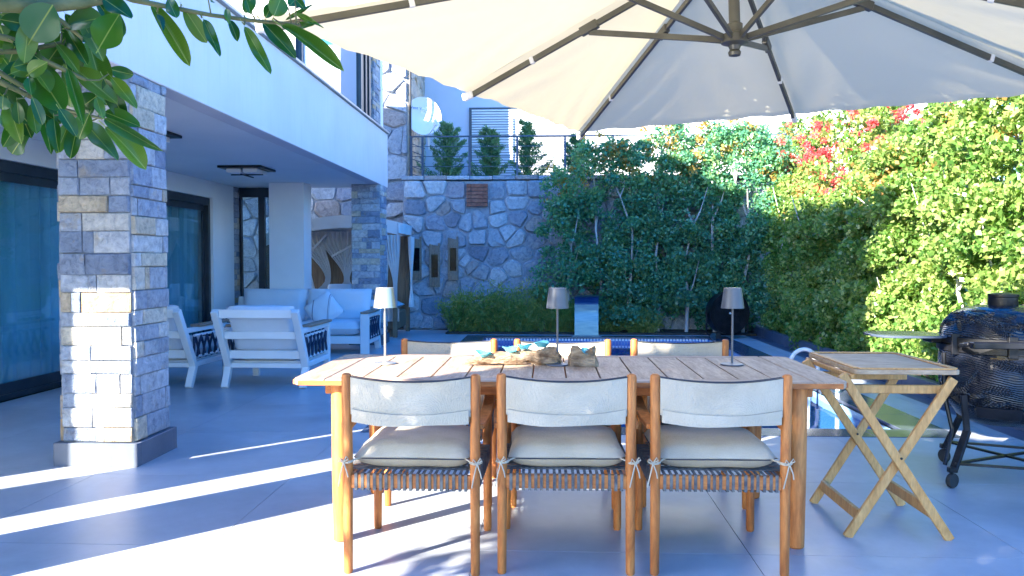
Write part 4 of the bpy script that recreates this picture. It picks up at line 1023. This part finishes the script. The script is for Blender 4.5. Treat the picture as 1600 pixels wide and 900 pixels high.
# ================================================================== POOLSIDE THINGS
sp = thing('waterfall_spout', 'stainless steel waterfall blade standing at the far edge of the pool', 'pool fountain', (.63, 13.82, 0))
prof = [(0, 0), (.01, .25), (.03, .42), (.02, .56), (-.04, .66), (-.14, .695), (-.25, .68)]
MB().slab(lambda u, v: (Vector((-.2+.4*u, (lambda f: (lambda i: prof[i][0]+(prof[i+1][0]-prof[i][0])*(f-i))(min(int(f), 5)))(v*6), (lambda f: (lambda i: prof[i][1]+(prof[i+1][1]-prof[i][1])*(f-i))(min(int(f), 5)))(v*6))), Vector((0, -1, .25))), 2, 24, .03).build('blade', 'steel', sp, smooth=50)
MB().box(-.25, .25, -.05, .05, .004, .02).build('foot_plate', 'steel', sp, bevel=.003)
for sx in (-.215, .215): MB().lathe([(.014, .02), (.014, .032), (.005, .036)], 8, o=(sx, -.02, 0)).build('bolt', 'steel', sp)
for y, lb in ((7.55, 'nearer white curved pool handrail at the right side of the pool'), (8.15, 'farther white curved pool handrail at the right side of the pool')):
    t = thing('pool_handrail', lb, 'handrail', (2.52, y+.5, 0), 0, 'curved pool ladder handrails')
    pts = [(.28, 0, .004)]+[(.28-.17*(1-math.cos(a))*.83, 0, .20+.15*math.sin(a)) for a in [PI*k/14 for k in range(15)]]+[(-.002, 0, -.6)]
    MB().tube(pts, .021, 12).build('rail', 'white_plastic', t, smooth=50)
    MB().lathe([(.045, .004), (.045, .012), (.024, .016)], 16, o=(.28, 0, 0)).build('flange', 'steel', t)
fn_ = thing('drum_fan', 'large black drum fan on a wheeled stand beside the kerb corner', 'fan', (2.93, 13.6, 0), R(14))
TF = Matrix.Rotation(R(90), 4, 'X'); cz = .42
MB().lathe([(.335, -.10), (.345, -.10), (.345, .10), (.335, .10)], 40, T=TF, o=(0, 0, cz)).build('drum', 'black_metal', fn_, smooth=35)
MB().lathe([(.01, 0), (.334, 0), (.334, .004), (.01, .004)], 36, T=TF, o=(0, .098, cz)).build('back_guard', 'rubber', fn_)
fg = MB()
for r in [.03+.028*k for k in range(11)]: fg.tube([(r*math.cos(2*PI*k/28), -.105, cz+r*math.sin(2*PI*k/28)) for k in range(28)], .0016, 4, closed=True)
for k in range(8): a = PI*k/4; fg.tube([(.03*math.cos(a), -.106, cz+.03*math.sin(a)), (.335*math.cos(a), -.106, cz+.335*math.sin(a))], .002, 4)
fg.build('front_guard', 'black_metal', fn_)
for k in range(3):
    a = 2*PI*k/3+.5
    MB().slab(lambda u, v: (Matrix.Rotation(a, 3, 'Y') @ Vector((.07+.22*u, .03-.07*(v-.5), (.05+.09*u)*(v-.5)*2)), Matrix.Rotation(a, 3, 'Y') @ Vector((0, 1, 0))), 6, 4, .004).build('blade', 'alu', fn_, loc=(0, -.02, cz), smooth=50)
MB().lathe([(.055, -.07), (.055, .06), (.03, .07), (.005, .072)], 18, T=TF, o=(0, -.0, cz)).build('hub', 'black_metal', fn_, smooth=40)
MB().lathe([(.018, 0), (.016, .008), (.002, .01)], 12, T=TF, o=(0, -.10, cz)).build('badge', 'white_plastic', fn_)
MB().tube([(-.36, 0, cz), (-.37, 0, .12), (-.33, 0, .06), (.33, 0, .06), (.37, 0, .12), (.36, 0, cz)], .014, 8).build('stand', 'black_metal', fn_, smooth=50)
for sx in (-.30, -.22): MB().lathe([(.01, -.015), (.05, -.015), (.05, .015), (.01, .015)], 18, T=TF, o=(sx, -.12, .052)).build('wheel', 'steel' if sx < -.25 else 'rubber', fn_, smooth=35)
MB().bar((-.30, -.12, .055), (-.30, 0, .06), .012, .012).build('axle', 'black_metal', fn_)

# ================================================================== PATIO UMBRELLA
uc = Vector((.84, 3.887, 0)); ua = -.481; S = 1.5; ZE, ZA = 2.185, 2.754
um = thing('patio_umbrella', 'large square cream cantilever umbrella over the dining table', 'umbrella', uc)
Ru = Matrix.Rotation(ua, 3, 'Z')
def tip(i, j): p = Ru @ Vector((i*S, j*S, 0)); return Vector((p.x, p.y, ZE-.005*i-.025*j))
apex = Vector((0, 0, ZA)); hub = Vector((.02, .0, 2.27))
dirs = [(-1, -1), (-1, 0), (-1, 1), (0, 1), (1, 1), (1, 0), (1, -1), (0, -1)]
for k in range(8):
    A = tip(*dirs[k]); B = tip(*dirs[(k+1) % 8]); ctr = (A+B)/2
    def fn(u, v, A=A, B=B, k=k):
        e = (A.lerp(B, u)); inn = .035*math.sin(PI*u); p = apex.lerp(e, v*(1-inn))
        p = p+Vector((0, 0, .030-.05*math.sin(PI*u)*v*(1-.35*v)))
        near = max(0, v-.45)/.55; q = min(u, 1-u)*2
        wr = .011*near*math.sin(v*19+q*17+k)*(1-q)*(q+.15)*2+.006*noise.noise(Vector((p.x*3.1, p.y*3.1, k)))*math.sin(PI*u)
        return p+Vector((0, 0, wr)), Vector((0, 0, 1))
    MB().slab(fn, 22, 34, .0022).build('canopy_panel', 'canopy', um, smooth=80)
for d in dirs:
    P = tip(*d); Ld = (P-apex).length; dr = (P-apex)/Ld; low = Vector((0, 0, -.028)); hd = Vector((dr.x, dr.y, 0)).length
    a = apex+dr*.06+low; e = apex+dr*(Ld-.07)+low
    rib = MB().bar(a, e, .018, .030).build('rib', 'umb_metal', um, bevel=.002)
    t1 = .72/hd
    J = apex+dr*t1+low
    MB().bar(J-dr*.05, J+dr*.05, .030, .046).build('joint', 'umb_metal', rib, bevel=.003)
    MB().bar(apex+dr*(Ld*.70)-dr*.012+low, apex+dr*(Ld*.70)+dr*.012+low, .026, .038).build('collar', 'white_plastic', rib, bevel=.003)
    MB().bar(apex+dr*(Ld-.085)+low*.9, apex+dr*(Ld-.012)+low*.6, .030, .040).build('end_pocket', 'white_plastic', rib, bevel=.006)
    hd_ = Vector((dr.x, dr.y, 0)).normalized()
    MB().bar(hub+hd_*.055+Vector((0, 0, .035)), J+Vector((0, 0, -.022)), .016, .028).build('strut', 'umb_metal', um, bevel=.002)
hb = MB(); hb.lathe([(.026, -.045), (.03, -.03), (.022, -.018), (.03, 0), (.062, .012), (.062, .05), (.045, .058), (.036, .06), (.036, .10), (.03, .104)], 20, o=hub)
hb.build('hub', 'umb_metal', um, smooth=35)
MB().tube([hub+Vector((0, 0, .08)), Vector((0, 0, ZA+.12))], .026, 16).build('centre_pole', 'umb_metal', um, smooth=40)
mast = Vector((2.45, -2.6, 0))
MB().tube([(0, 0, ZA+.10), mast*.55+Vector((0, 0, ZA+.32)), mast+Vector((0, 0, ZA-.1))], .035, 12).build('arm', 'umb_metal', um, smooth=40)
MB().tube([mast+Vector((0, 0, .08)), mast+Vector((0, 0, ZA+.05))], .045, 14).build('mast', 'umb_metal', um, smooth=40)
MB().box(mast.x-.45, mast.x+.45, mast.y-.45, mast.y+.45, .002, .08).build('base_plate', 'kerb', um, bevel=.01)
# ================================================================== RUBBER TREE (leaves in view one by one)
rt = thing('rubber_tree', 'rubber tree with broad glossy leaves reaching in at the top left corner', 'tree', (-2.1, -.4, 0))
RT0 = Vector((2.1, .4, 0))
def rp(name, mb, mat, parent=None, **k):
    o = mb.build(name, mat, parent or rt, **k)
    if parent is None: o.location = RT0
    return o
rp('trunk', MB().tube([(-2.1, -.4, -.02), (-2.08, -.38, .6), (-2.12, -.3, 1.2), (-2.05, -.15, 1.7), (-2.1, 0, 2.3), (-2.2, .1, 3.2)], [.10, .085, .075, .065, .05, .02], 14), 'bark', smooth=50)
for pts in ([(-2.08, -.2, 1.55), (-1.8, .6, 1.70), (-1.45, 1.25, 1.76), (-1.219, 1.665, 1.796)], [(-2.1, -.05, 2.1), (-1.9, .5, 2.4), (-1.5, 1.3, 2.2), (-1.033, 1.927, 1.909)],
            [(-1.8, .6, 1.70), (-1.5, 1.2, 1.68), (-1.262, 1.76, 1.70)], [(-2.1, 0, 2.2), (-1.6, -.5, 2.7), (-1.3, -1.0, 3.0)], [(-2.1, 0, 2.3), (-2.7, .4, 2.9), (-2.9, 1.0, 3.2)], [(-2.1, -.3, 1.8), (-2.4, -1.0, 2.4), (-2.2, -1.6, 3.0)]):
    rp('limb', MB().tube(pts, [.035-.016*i/(len(pts)-1)*1.1 for i in range(len(pts))], 10), 'bark', smooth=50)
BR = [[(-1.219, 1.665, 1.796, 0.02), (-1.153, 1.688, 1.81, 0.018), (-1.091, 1.721, 1.814, 0.016), (-1.024, 1.775, 1.838, 0.014), (-0.951, 1.83, 1.877, 0.012)],
 [(-1.033, 1.927, 1.909, 0.008), (-1.002, 1.948, 1.898, 0.007), (-0.925, 1.961, 1.885, 0.006), (-0.825, 1.985, 1.87, 0.005), (-0.716, 1.99, 1.856, 0.005), (-0.653, 1.993, 1.851, 0.004), (-0.607, 1.995, 1.845, 0.003)],
 [(-1.262, 1.761, 1.728, 0.007), (-1.177, 1.785, 1.736, 0.006), (-1.102, 1.819, 1.761, 0.005)],
 [(-1.214, 1.714, 1.759, 0.008), (-1.178, 1.765, 1.756, 0.007), (-1.12, 1.787, 1.715, 0.006), (-1.045, 1.819, 1.679, 0.004)],
 [(-1.262, 1.759, 1.686, 0.009), (-1.219, 1.781, 1.668, 0.007), (-1.167, 1.812, 1.64, 0.006), (-1.114, 1.834, 1.618, 0.005), (-1.065, 1.865, 1.593, 0.003)],
 [(-1.248, 1.761, 1.71, 0.007), (-1.205, 1.782, 1.679, 0.006), (-1.147, 1.803, 1.641, 0.004)],
 [(-1.114, 1.834, 1.618, 0.004), (-1.025, 1.847, 1.597, 0.003)],
 [(-1.097, 1.731, 1.817, 0.006), (-1.066, 1.772, 1.794, 0.005), (-1.038, 1.792, 1.765, 0.004)]]
twigs = []
for b in BR: rp('branch', MB().tube([p[:3] for p in b], [p[3] for p in b], 9), 'twig', smooth=60); twigs += [Vector(p[:3]).lerp(Vector(q[:3]), k/4) for p, q in zip(b, b[1:]) for k in range(5)]
def leaf_tpl(name, droop, fold, curl):
    nu, nv = 14, 6
    def fn(u, v):
        x = u; t = 2*v-1; w = .5*max(0, math.sin(PI*x**1.05))**.55 if 0 < x < 1 else 0
        w = max(w, .006); y = t*w
        return (Vector((x, y*1.10, -droop*x*x+fold*abs(t)*w+curl*math.sin(x*5)*t*w)), Vector((0, 0, 1)))
    m = MB().slab(fn, nu, nv, .006); m.tube([(-.16, 0, .01), (0, 0, 0), (.5, 0, -droop*.25-.012), (.97, 0, -droop*.94)], [.018, .014, .010, .004], 6)
    return m.mesh(name, 'rubber_leaf', smooth=60)
TPL = [leaf_tpl('leaf', .10, .18, .10), leaf_tpl('leaf', .20, .30, -.12), leaf_tpl('leaf', .04, .10, .2)]
LV = [(-1.11, 1.724, 1.744, -1.043, 1.689, 1.803, 0.062), (-1.075, 1.8, 1.792, -0.991, 1.769, 1.811, 0.051), (-0.922, 1.655, 1.707, -0.878, 1.649, 1.773, 0.055), (-1.141, 2.036, 1.927, -1.104, 2.066, 1.865, 0.023), (-1.121, 1.964, 1.804, -1.066, 1.934, 1.662, 0.053), (-1.124, 1.862, 1.821, -1.055, 1.839, 1.72, 0.027), (-1.016, 1.698, 1.675, -0.96, 1.657, 1.557, 0.019), (-1.17, 1.713, 1.785, -1.14, 1.757, 1.787, 0.03), (-1.356, 1.984, 1.854, -1.357, 2.013, 1.802, 0.047), (-1.331, 1.974, 1.895, -1.277, 1.944, 1.854, 0.028), (-1.171, 1.755, 1.749, -1.115, 1.769, 1.715, 0.025), (-1.298, 1.941, 1.789, -1.218, 1.977, 1.717, 0.025), (-1.304, 2.007, 1.778, -1.331, 1.961, 1.686, 0.042), (-1.147, 1.891, 1.792, -1.163, 1.905, 1.724, 0.03), (-1.107, 1.847, 1.771, -1.074, 1.814, 1.699, 0.023), (-1.168, 1.828, 1.711, -1.086, 1.787, 1.609, 0.058), (-1.206, 2.034, 1.736, -1.239, 2.067, 1.662, 0.045), (-1.096, 1.861, 1.615, -1.037, 1.845, 1.648, 0.039), (-1.114, 2.025, 1.661, -1.11, 2.033, 1.689, 0.023), (-1.1, 2.016, 1.75, -1.054, 2.053, 1.741, 0.026), (-1.004, 1.85, 1.692, -0.941, 1.842, 1.62, 0.023), (-1.042, 1.887, 1.619, -0.957, 1.883, 1.588, 0.03), (-0.935, 1.693, 1.57, -0.817, 1.676, 1.504, 0.019), (-1.144, 1.978, 1.613, -1.037, 1.934, 1.516, 0.031), (-0.999, 1.638, 1.581, -0.969, 1.651, 1.528, 0.023), (-0.996, 1.744, 1.589, -1.025, 1.745, 1.535, 0.031), (-1.175, 1.823, 1.628, -1.155, 1.806, 1.558, 0.023), (-1.305, 2.057, 1.693, -1.256, 2.024, 1.546, 0.026), (-1.109, 1.799, 1.59, -1.086, 1.768, 1.518, 0.022), (-1.266, 1.893, 1.657, -1.266, 1.868, 1.576, 0.027), (-1.175, 1.771, 1.623, -1.186, 1.794, 1.575, 0.02), (-1.195, 1.755, 1.631, -1.202, 1.759, 1.602, 0.028), (-1.378, 2.01, 1.636, -1.335, 1.97, 1.593, 0.029), (-1.065, 1.644, 1.645, -1.044, 1.617, 1.609, 0.018), (-1.246, 1.955, 1.711, -1.244, 1.966, 1.68, 0.019), (-0.971, 1.727, 1.621, -0.947, 1.71, 1.573, 0.016), (-1.004, 1.7, 1.652, -0.984, 1.694, 1.58, 0.019), (-1.053, 1.635, 1.604, -1.042, 1.654, 1.551, 0.018), (-1.376, 2.011, 1.788, -1.377, 2.056, 1.762, 0.042), (-1.301, 1.94, 1.723, -1.271, 1.988, 1.757, 0.034), (-1.053, 1.626, 1.649, -1.01, 1.607, 1.666, 0.026), (-1.205, 2.051, 1.807, -1.193, 2.077, 1.753, 0.036), (-1.046, 1.807, 1.769, -1.039, 1.851, 1.772, 0.023), (-0.978, 1.992, 1.903, -0.894, 2.023, 1.765, 0.035), (-0.92, 1.961, 1.901, -0.887, 1.93, 1.85, 0.025), (-0.954, 1.974, 1.871, -0.921, 1.938, 1.825, 0.012), (-0.887, 1.971, 1.885, -0.849, 2.017, 1.81, 0.031), (-0.837, 1.968, 1.855, -0.778, 1.918, 1.756, 0.019), (-0.77, 1.942, 1.871, -0.752, 1.909, 1.83, 0.012), (-0.792, 2.015, 1.866, -0.765, 2.001, 1.817, 0.019), (-0.736, 1.967, 1.836, -0.66, 1.926, 1.715, 0.023), (-0.717, 2.038, 1.867, -0.631, 2.032, 1.78, 0.032), (-0.644, 1.963, 1.836, -0.491, 1.923, 1.738, 0.031), (-0.605, 1.951, 1.859, -0.53, 1.919, 1.818, 0.009), (-0.623, 2.012, 1.847, -0.573, 1.979, 1.843, 0.013), (-0.657, 1.947, 1.854, -0.638, 1.948, 1.9, 0.037), (-0.627, 1.97, 1.884, -0.617, 2.021, 1.928, 0.025), (-0.679, 1.954, 1.852, -0.665, 1.958, 1.888, 0.021), (-0.753, 2.017, 1.884, -0.73, 2.01, 1.929, 0.025), (-0.66, 2.042, 1.872, -0.589, 2.044, 1.912, 0.008), (-0.61, 1.97, 1.899, -0.587, 1.962, 1.875, 0.015), (-0.722, 1.944, 1.892, -0.709, 1.936, 1.86, 0.015), (-0.822, 1.962, 1.907, -0.823, 2.001, 1.907, 0.012)]
rg = random.Random(5)
camp = Vector((0, 0, 1.27))
for i, (bx, by, bz, tx_, ty, tz, w_) in enumerate(LV):
    b = Vector((bx, by, bz)); t = Vector((tx_, ty, tz)); d = t-b; L = d.length; d.normalize()
    n = (camp-b).normalized()+Vector((rg.uniform(-.35, .35), rg.uniform(-.35, .35), rg.uniform(.0, .6))); n = (n-d*n.dot(d)).normalized(); s = n.cross(d)
    o = inst('leaf', TPL[i % 3], rt); o.matrix_local = Matrix.Translation(b+RT0) @ Matrix((d*L, s*w_*1.15, n*L)).transposed().to_4x4()
    near = min(twigs, key=lambda q: (q-b).length)
    if .006 < (near-b).length < .085: rp('petiole', MB().tube([near, near.lerp(b, .5)+Vector((0, 0, -.004)), b-d*.1*L], [.0022, .0018, .0016], 6), 'twig')
for i in range(46):
    q = rg.choice(twigs)
    if q.x > -1.0: continue
    d = Vector((rg.uniform(-.5, .8), rg.uniform(-.3, .3), rg.uniform(-1, .45))).normalized(); L = rg.uniform(.07, .13); b = q+d*.02+Vector((rg.uniform(-.1, .03), rg.uniform(.0, .12), rg.uniform(-.01, .03)))
    n = (camp-b).normalized()+Vector((rg.uniform(-.6, .6), rg.uniform(-.6, .6), rg.uniform(.1, .8))); n = (n-d*n.dot(d)).normalized(); s = n.cross(d)
    o = inst('leaf', TPL[i % 3], rt); o.matrix_local = Matrix.Translation(b+RT0) @ Matrix((d*L, s*L*rg.uniform(.32, .45), n*L)).transposed().to_4x4()
# the rest of the crown, above and beside the view: one mass of leaves
N = 15000; C = []
while len(C) < N:
    cc = Vector((-2.15, -.05, 2.75)); u_ = rg.uniform(-1.55, 1.5); v_ = rg.uniform(-1.5, 1.3); z_ = rg.uniform(1.25, 4.0)
    uu = -1.48+u_; vv = -1.55+v_
    if uu < (-2.62 if z_ < 1.8 else -2.62-.36*min(1, (z_-1.8)/.5))+.25*rg.random()**2 or uu > .1: continue
    x = (uu+vv)/1.41421; y = (vv-uu)/1.41421
    if y > 0 and x > -.85*y-.25: continue
    if (x*x+y*y) < 1.0: continue
    if z_ > 2.12+.466*(1.46+(uu+3.1)*.32-vv): continue
    if noise.noise(Vector((x*1.7, y*1.7, z_*1.7))) < -.32: continue
    C.append((x, y, z_))
me = leaf_mesh('crown', np.array(C), .15, .072, 'leaf_hedge', .3); o = inst('crown', me, rt, loc=RT0); stuff(o)

# ================================================================== TREES AND SHRUBS
def trunkmesh(mb, x, y, z0, z1, r, seed, limbs=4, spread=.24):
    rg = random.Random(seed); pts = [(x+rg.uniform(-.05, .05)*k, y+rg.uniform(-.04, .04)*k, z0+(z1-z0)*k/5) for k in range(6)]
    mb.tube(pts, [r*(1-.15*k) for k in range(6)], 8)
    for i in range(limbs):
        p = Vector(pts[rg.randint(1, 4)]); a = rg.uniform(0, 2*PI); q = p+Vector((math.cos(a)*spread*.5, math.sin(a)*spread*.5, .25)); e = p+Vector((math.cos(a)*spread, math.sin(a)*spread, .65))
        mb.tube([p, q, e], [r*.5, r*.35, r*.15], 6)
    return mb
def shrub(name, label, cat, x, y, z0, z1, rx, ry, n, k, cr, leaf, mat, trunk, seed, group, stem_z=None, taper=.25, tips=None, red=None, tr=.028):
    global RNG
    RNG = np.random.default_rng(seed)
    t = thing(name, label, cat, (x, y, 0), 0, group)
    trunkmesh(MB(), 0, 0, z0 if stem_z is None else stem_z, z1-.3, tr, seed).build('trunk', trunk, t, smooth=60)
    pts = clump_pts(n, (0, 0, (z0+z1)/2), (rx, ry, (z1-z0)/2), k, cr, taper)
    me = leaf_mesh('crown', pts, leaf[0], leaf[1], mat); stuff(inst('crown', me, t))
    if tips:
        tp_ = clump_pts(tips, (0, 0, z1-.25), (rx*.8, ry*.8, .38), max(5, k//4), cr*.6, taper); stuff(inst('leaf_tip', leaf_mesh('leaf_tip', tp_, leaf[0], leaf[1], 'leaf_tip'), t))
    if red:
        rp_ = clump_pts(red[0], (0, 0, red[1]), (rx*1.0, ry*1.2, red[2]), red[3], .085, .0); stuff(inst('bract', leaf_mesh('bract', rp_, .036, .03, 'leaf_red'), t))
    return t
BG = 'small evergreen trees planted along the stone wall'
bt = [(.30, 14.45, .5, 2.85, .50, .30, 'leftmost wall tree, thin crown spreading over the bare rubble stones'),
      (.90, 14.5, .25, 3.35, .52, .32, 'second wall tree from the left, its bare trunk right of the waterfall blade'),
      (1.42, 14.4, .25, 3.30, .50, .32, 'third wall tree from the left, dense blue-green crown'),
      (1.92, 14.55, .25, 3.65, .50, .32, 'fourth wall tree from the left, with the thickest pale trunk'),
      (2.40, 14.45, .25, 3.45, .50, .32, 'fifth wall tree from the left, straight pale trunk beside the fan'),
      (2.90, 14.5, .2, 3.65, .50, .30, 'sixth wall tree from the left, behind the drum fan'),
      (3.38, 14.40, .1, 3.60, .52, .32, 'seventh wall tree from the left, where the hedge corner begins'),
      (3.85, 14.2, .1, 3.40, .50, .40, 'rightmost wall tree, filling the corner behind the hedge')]
for i, (x, y, z0, z1, rx, ry, lb) in enumerate(bt):
    shrub('wall_tree', lb, 'tree', x, y, z0, z1, rx, ry, 13000 if i else 7500, 70 if i else 50, .21, (.060, .040), 'leaf_dark', 'trunk', 100+i, BG, stem_z=0, taper=.15, tips=450, tr=.035)
HG = 'shrubs of the tall hedge along the right side of the pool'
ys = [13.7, 12.8, 11.9, 11.0, 10.15, 9.35, 8.6, 7.9, 7.2, 6.5, 5.8, 5.1]
hl = ['at the far corner by the fan', 'second from the far corner', 'third from the far corner, under the red flowers', 'fourth from the far corner, in the shade', 'last fully shaded one before the sunlit part',
      'on the edge between shade and sun', 'first fully sunlit one', 'second sunlit one, above the tray table', 'third sunlit one with bare pale stems', 'sunlit one left of the grill cap', 'sunlit one directly behind the grill', 'nearest one at the right edge of the picture']
for i, y in enumerate(ys):
    z1 = [2.6, 2.3, 2.25, 2.25, 2.35, 2.5, 2.65, 2.75, 2.85, 2.8, 2.6, 2.5][i]
    shrub('hedge_shrub', 'hedge shrub '+hl[i], 'shrub', 3.96+.07*math.sin(i*2.3), y, .10, z1, .36, .48, 18500, 75, .19, (.054, .040), 'leaf_hedge', 'trunk', 200+i, HG, stem_z=0, taper=.12, tips=450 if i > 4 else 200)
for i, (x, y, z1, lb) in enumerate(((4.35, 12.4, 3.5, 'red flowering shrub rising behind the shaded part of the hedge'), (4.35, 10.9, 3.3, 'red flowering shrub behind the hedge, nearer and lower one'),
                                    (4.3, 13.9, 3.6, 'red flowering shrub at the far hedge corner'), (4.4, 9.6, 2.95, 'red flowering shrub behind the sunlit start of the hedge'))):
    shrub('flowering_shrub', lb, 'shrub', x, y, 1.2, z1, .50, .55, 7000, 50, .2, (.065, .045), 'leaf_hedge', 'trunk', 300+i, 'red flowering shrubs behind the hedge', stem_z=0, taper=.2, red=(4000, z1-.70, .75, 64))
for i, (x, y, z1, lb) in enumerate(((5.2, 8.3, 3.3, 'tall sparse shrub with reddish tips behind the sunlit hedge'), (5.3, 7.3, 3.15, 'sparse shrub with reddish tips behind the hedge near the right edge'))):
    shrub('sparse_shrub', lb, 'shrub', x, y, .8, z1, .4, .4, 3800, 36, .17, (.075, .05), 'leaf_hedge', 'trunk', 330+i, None, stem_z=0, taper=.5, tips=1400)
# conifers on the bank behind the railing
def conifer(label, x, y, z0, h, r, seed, n=7000):
    global RNG
    RNG = np.random.default_rng(seed); rg = random.Random(seed)
    t = thing('conifer', label, 'conifer', (x, y, z0), 0, 'young conifers behind the railing')
    MB().tube([(0, 0, 0), (.01, 0, h*.5), (0, .02, h*.95)], [.03, .02, .006], 8).build('trunk', 'bark', t)
    P = []; D = []
    for b in range(34):
        zz = h*(.04+.96*b/34); a = b*2.4+rg.uniform(-.4, .4); L = r*(1-.80*(zz/h))*rg.uniform(.35, 1.45)+.05
        m = n//40; s = RNG.uniform(0, 1, m)**.8; base = np.array([0, 0, zz]); dr = np.array([math.cos(a), math.sin(a), 0])
        p = base+dr*L*s[:, None]+np.array([0, 0, 1])*(.45*L*s**1.7)[:, None]+RNG.normal(size=(m, 3))*(.012+.022*(1-np.abs(s-.45)))[:, None]
        d = dr*.8+np.array([0, 0, .8])+RNG.normal(size=(m, 3))*.55; P.append(p); D.append(d)
    stuff(inst('crown', leaf_mesh('crown', np.vstack(P), .075, .016, 'leaf_conifer', dirs=np.vstack(D)), t))
for i, (x, y, h, r, lb) in enumerate(((-1.98, 16.1, 1.25, .46, 'dark green conifer nearest the satellite dish behind the railing'), (-1.16, 16.2, 1.15, .40, 'conifer in front of the left part of the grey shutter'),
    (-.42, 16.1, 1.25, .46, 'conifer in front of the middle of the grey shutter'), (.55, 16.2, 1.0, .42, 'conifer behind the railing at the corner of the umbrella'),
    (4.9, 17.2, 1.4, .5, 'dark conifer behind the red flowering shrubs'), (6.6, 16.0, 1.6, .6, 'larger dark conifer far behind the hedge on the right'))):
    conifer(lb, x, y, 2.7, h, r, 400+i, 8000)
# bushy ferns at the foot of the wall
def fern(label, x, y, h, r, seed, n=5200, grass=False):
    global RNG
    RNG = np.random.default_rng(seed); rg = random.Random(seed)
    t = thing('fern_bush', label, 'bush', (x, y, .03), 0, 'feathery bushes at the foot of the stone wall')
    P = []; D = []; K = 44; st = MB()
    for f in range(K):
        a = rg.uniform(0, 2*PI); L = h*rg.uniform(.4, 1.2); rr = r*rg.uniform(.25, 1.1); m = n//K; ox = rg.uniform(-.7, .7)*r; oy = rg.uniform(-.25, .25)*r
        s = RNG.uniform(.02, 1, m); x_ = ox+rr*s*math.cos(a); y_ = oy+rr*.6*s*math.sin(a); z_ = L*(s-.45*s**3*(rr/r))
        p = np.stack([x_, y_, z_], 1)+RNG.normal(size=(m, 3))*(.02+.028*s)[:, None]
        D.append(np.stack([np.full(m, math.cos(a)*rr), np.full(m, math.sin(a)*rr), L*(1-1.3*s*s)], 1)+RNG.normal(size=(m, 3))*.35*h); P.append(p)
        if f % 3 == 0: st.tube([(ox, oy, 0), (ox+rr*.5*math.cos(a), oy+rr*.3*math.sin(a), L*.45), (ox+rr*.9*math.cos(a), oy+rr*.55*math.sin(a), L*.6)], [.006, .004, .002], 4)
    st.build('stem', 'twig', t); stuff(inst('foliage', leaf_mesh('foliage', np.vstack(P), .085, .012, 'leaf_fern', dirs=np.vstack(D)), t))
for i, (x, h, r, lb) in enumerate(((-1.50, .85, .34, 'feathery bush, leftmost at the foot of the wall below the mirrors'), (-1.05, .95, .38, 'feathery bush, second from the left at the wall foot'), (-.60, .80, .38, 'low feathery bush, third from the left at the wall foot'),
    (-.12, .98, .36, 'tallest feathery bush, behind the middle table lamp'), (.28, .75, .32, 'feathery bush just left of the waterfall blade'), (1.02, .62, .28, 'small feathery bush just right of the waterfall blade'), (1.6, .45, .30, 'low feathery bush under the middle wall trees'))):
    fern(lb, x, 14.42+.1*math.sin(i*3), h, r, 500+i)
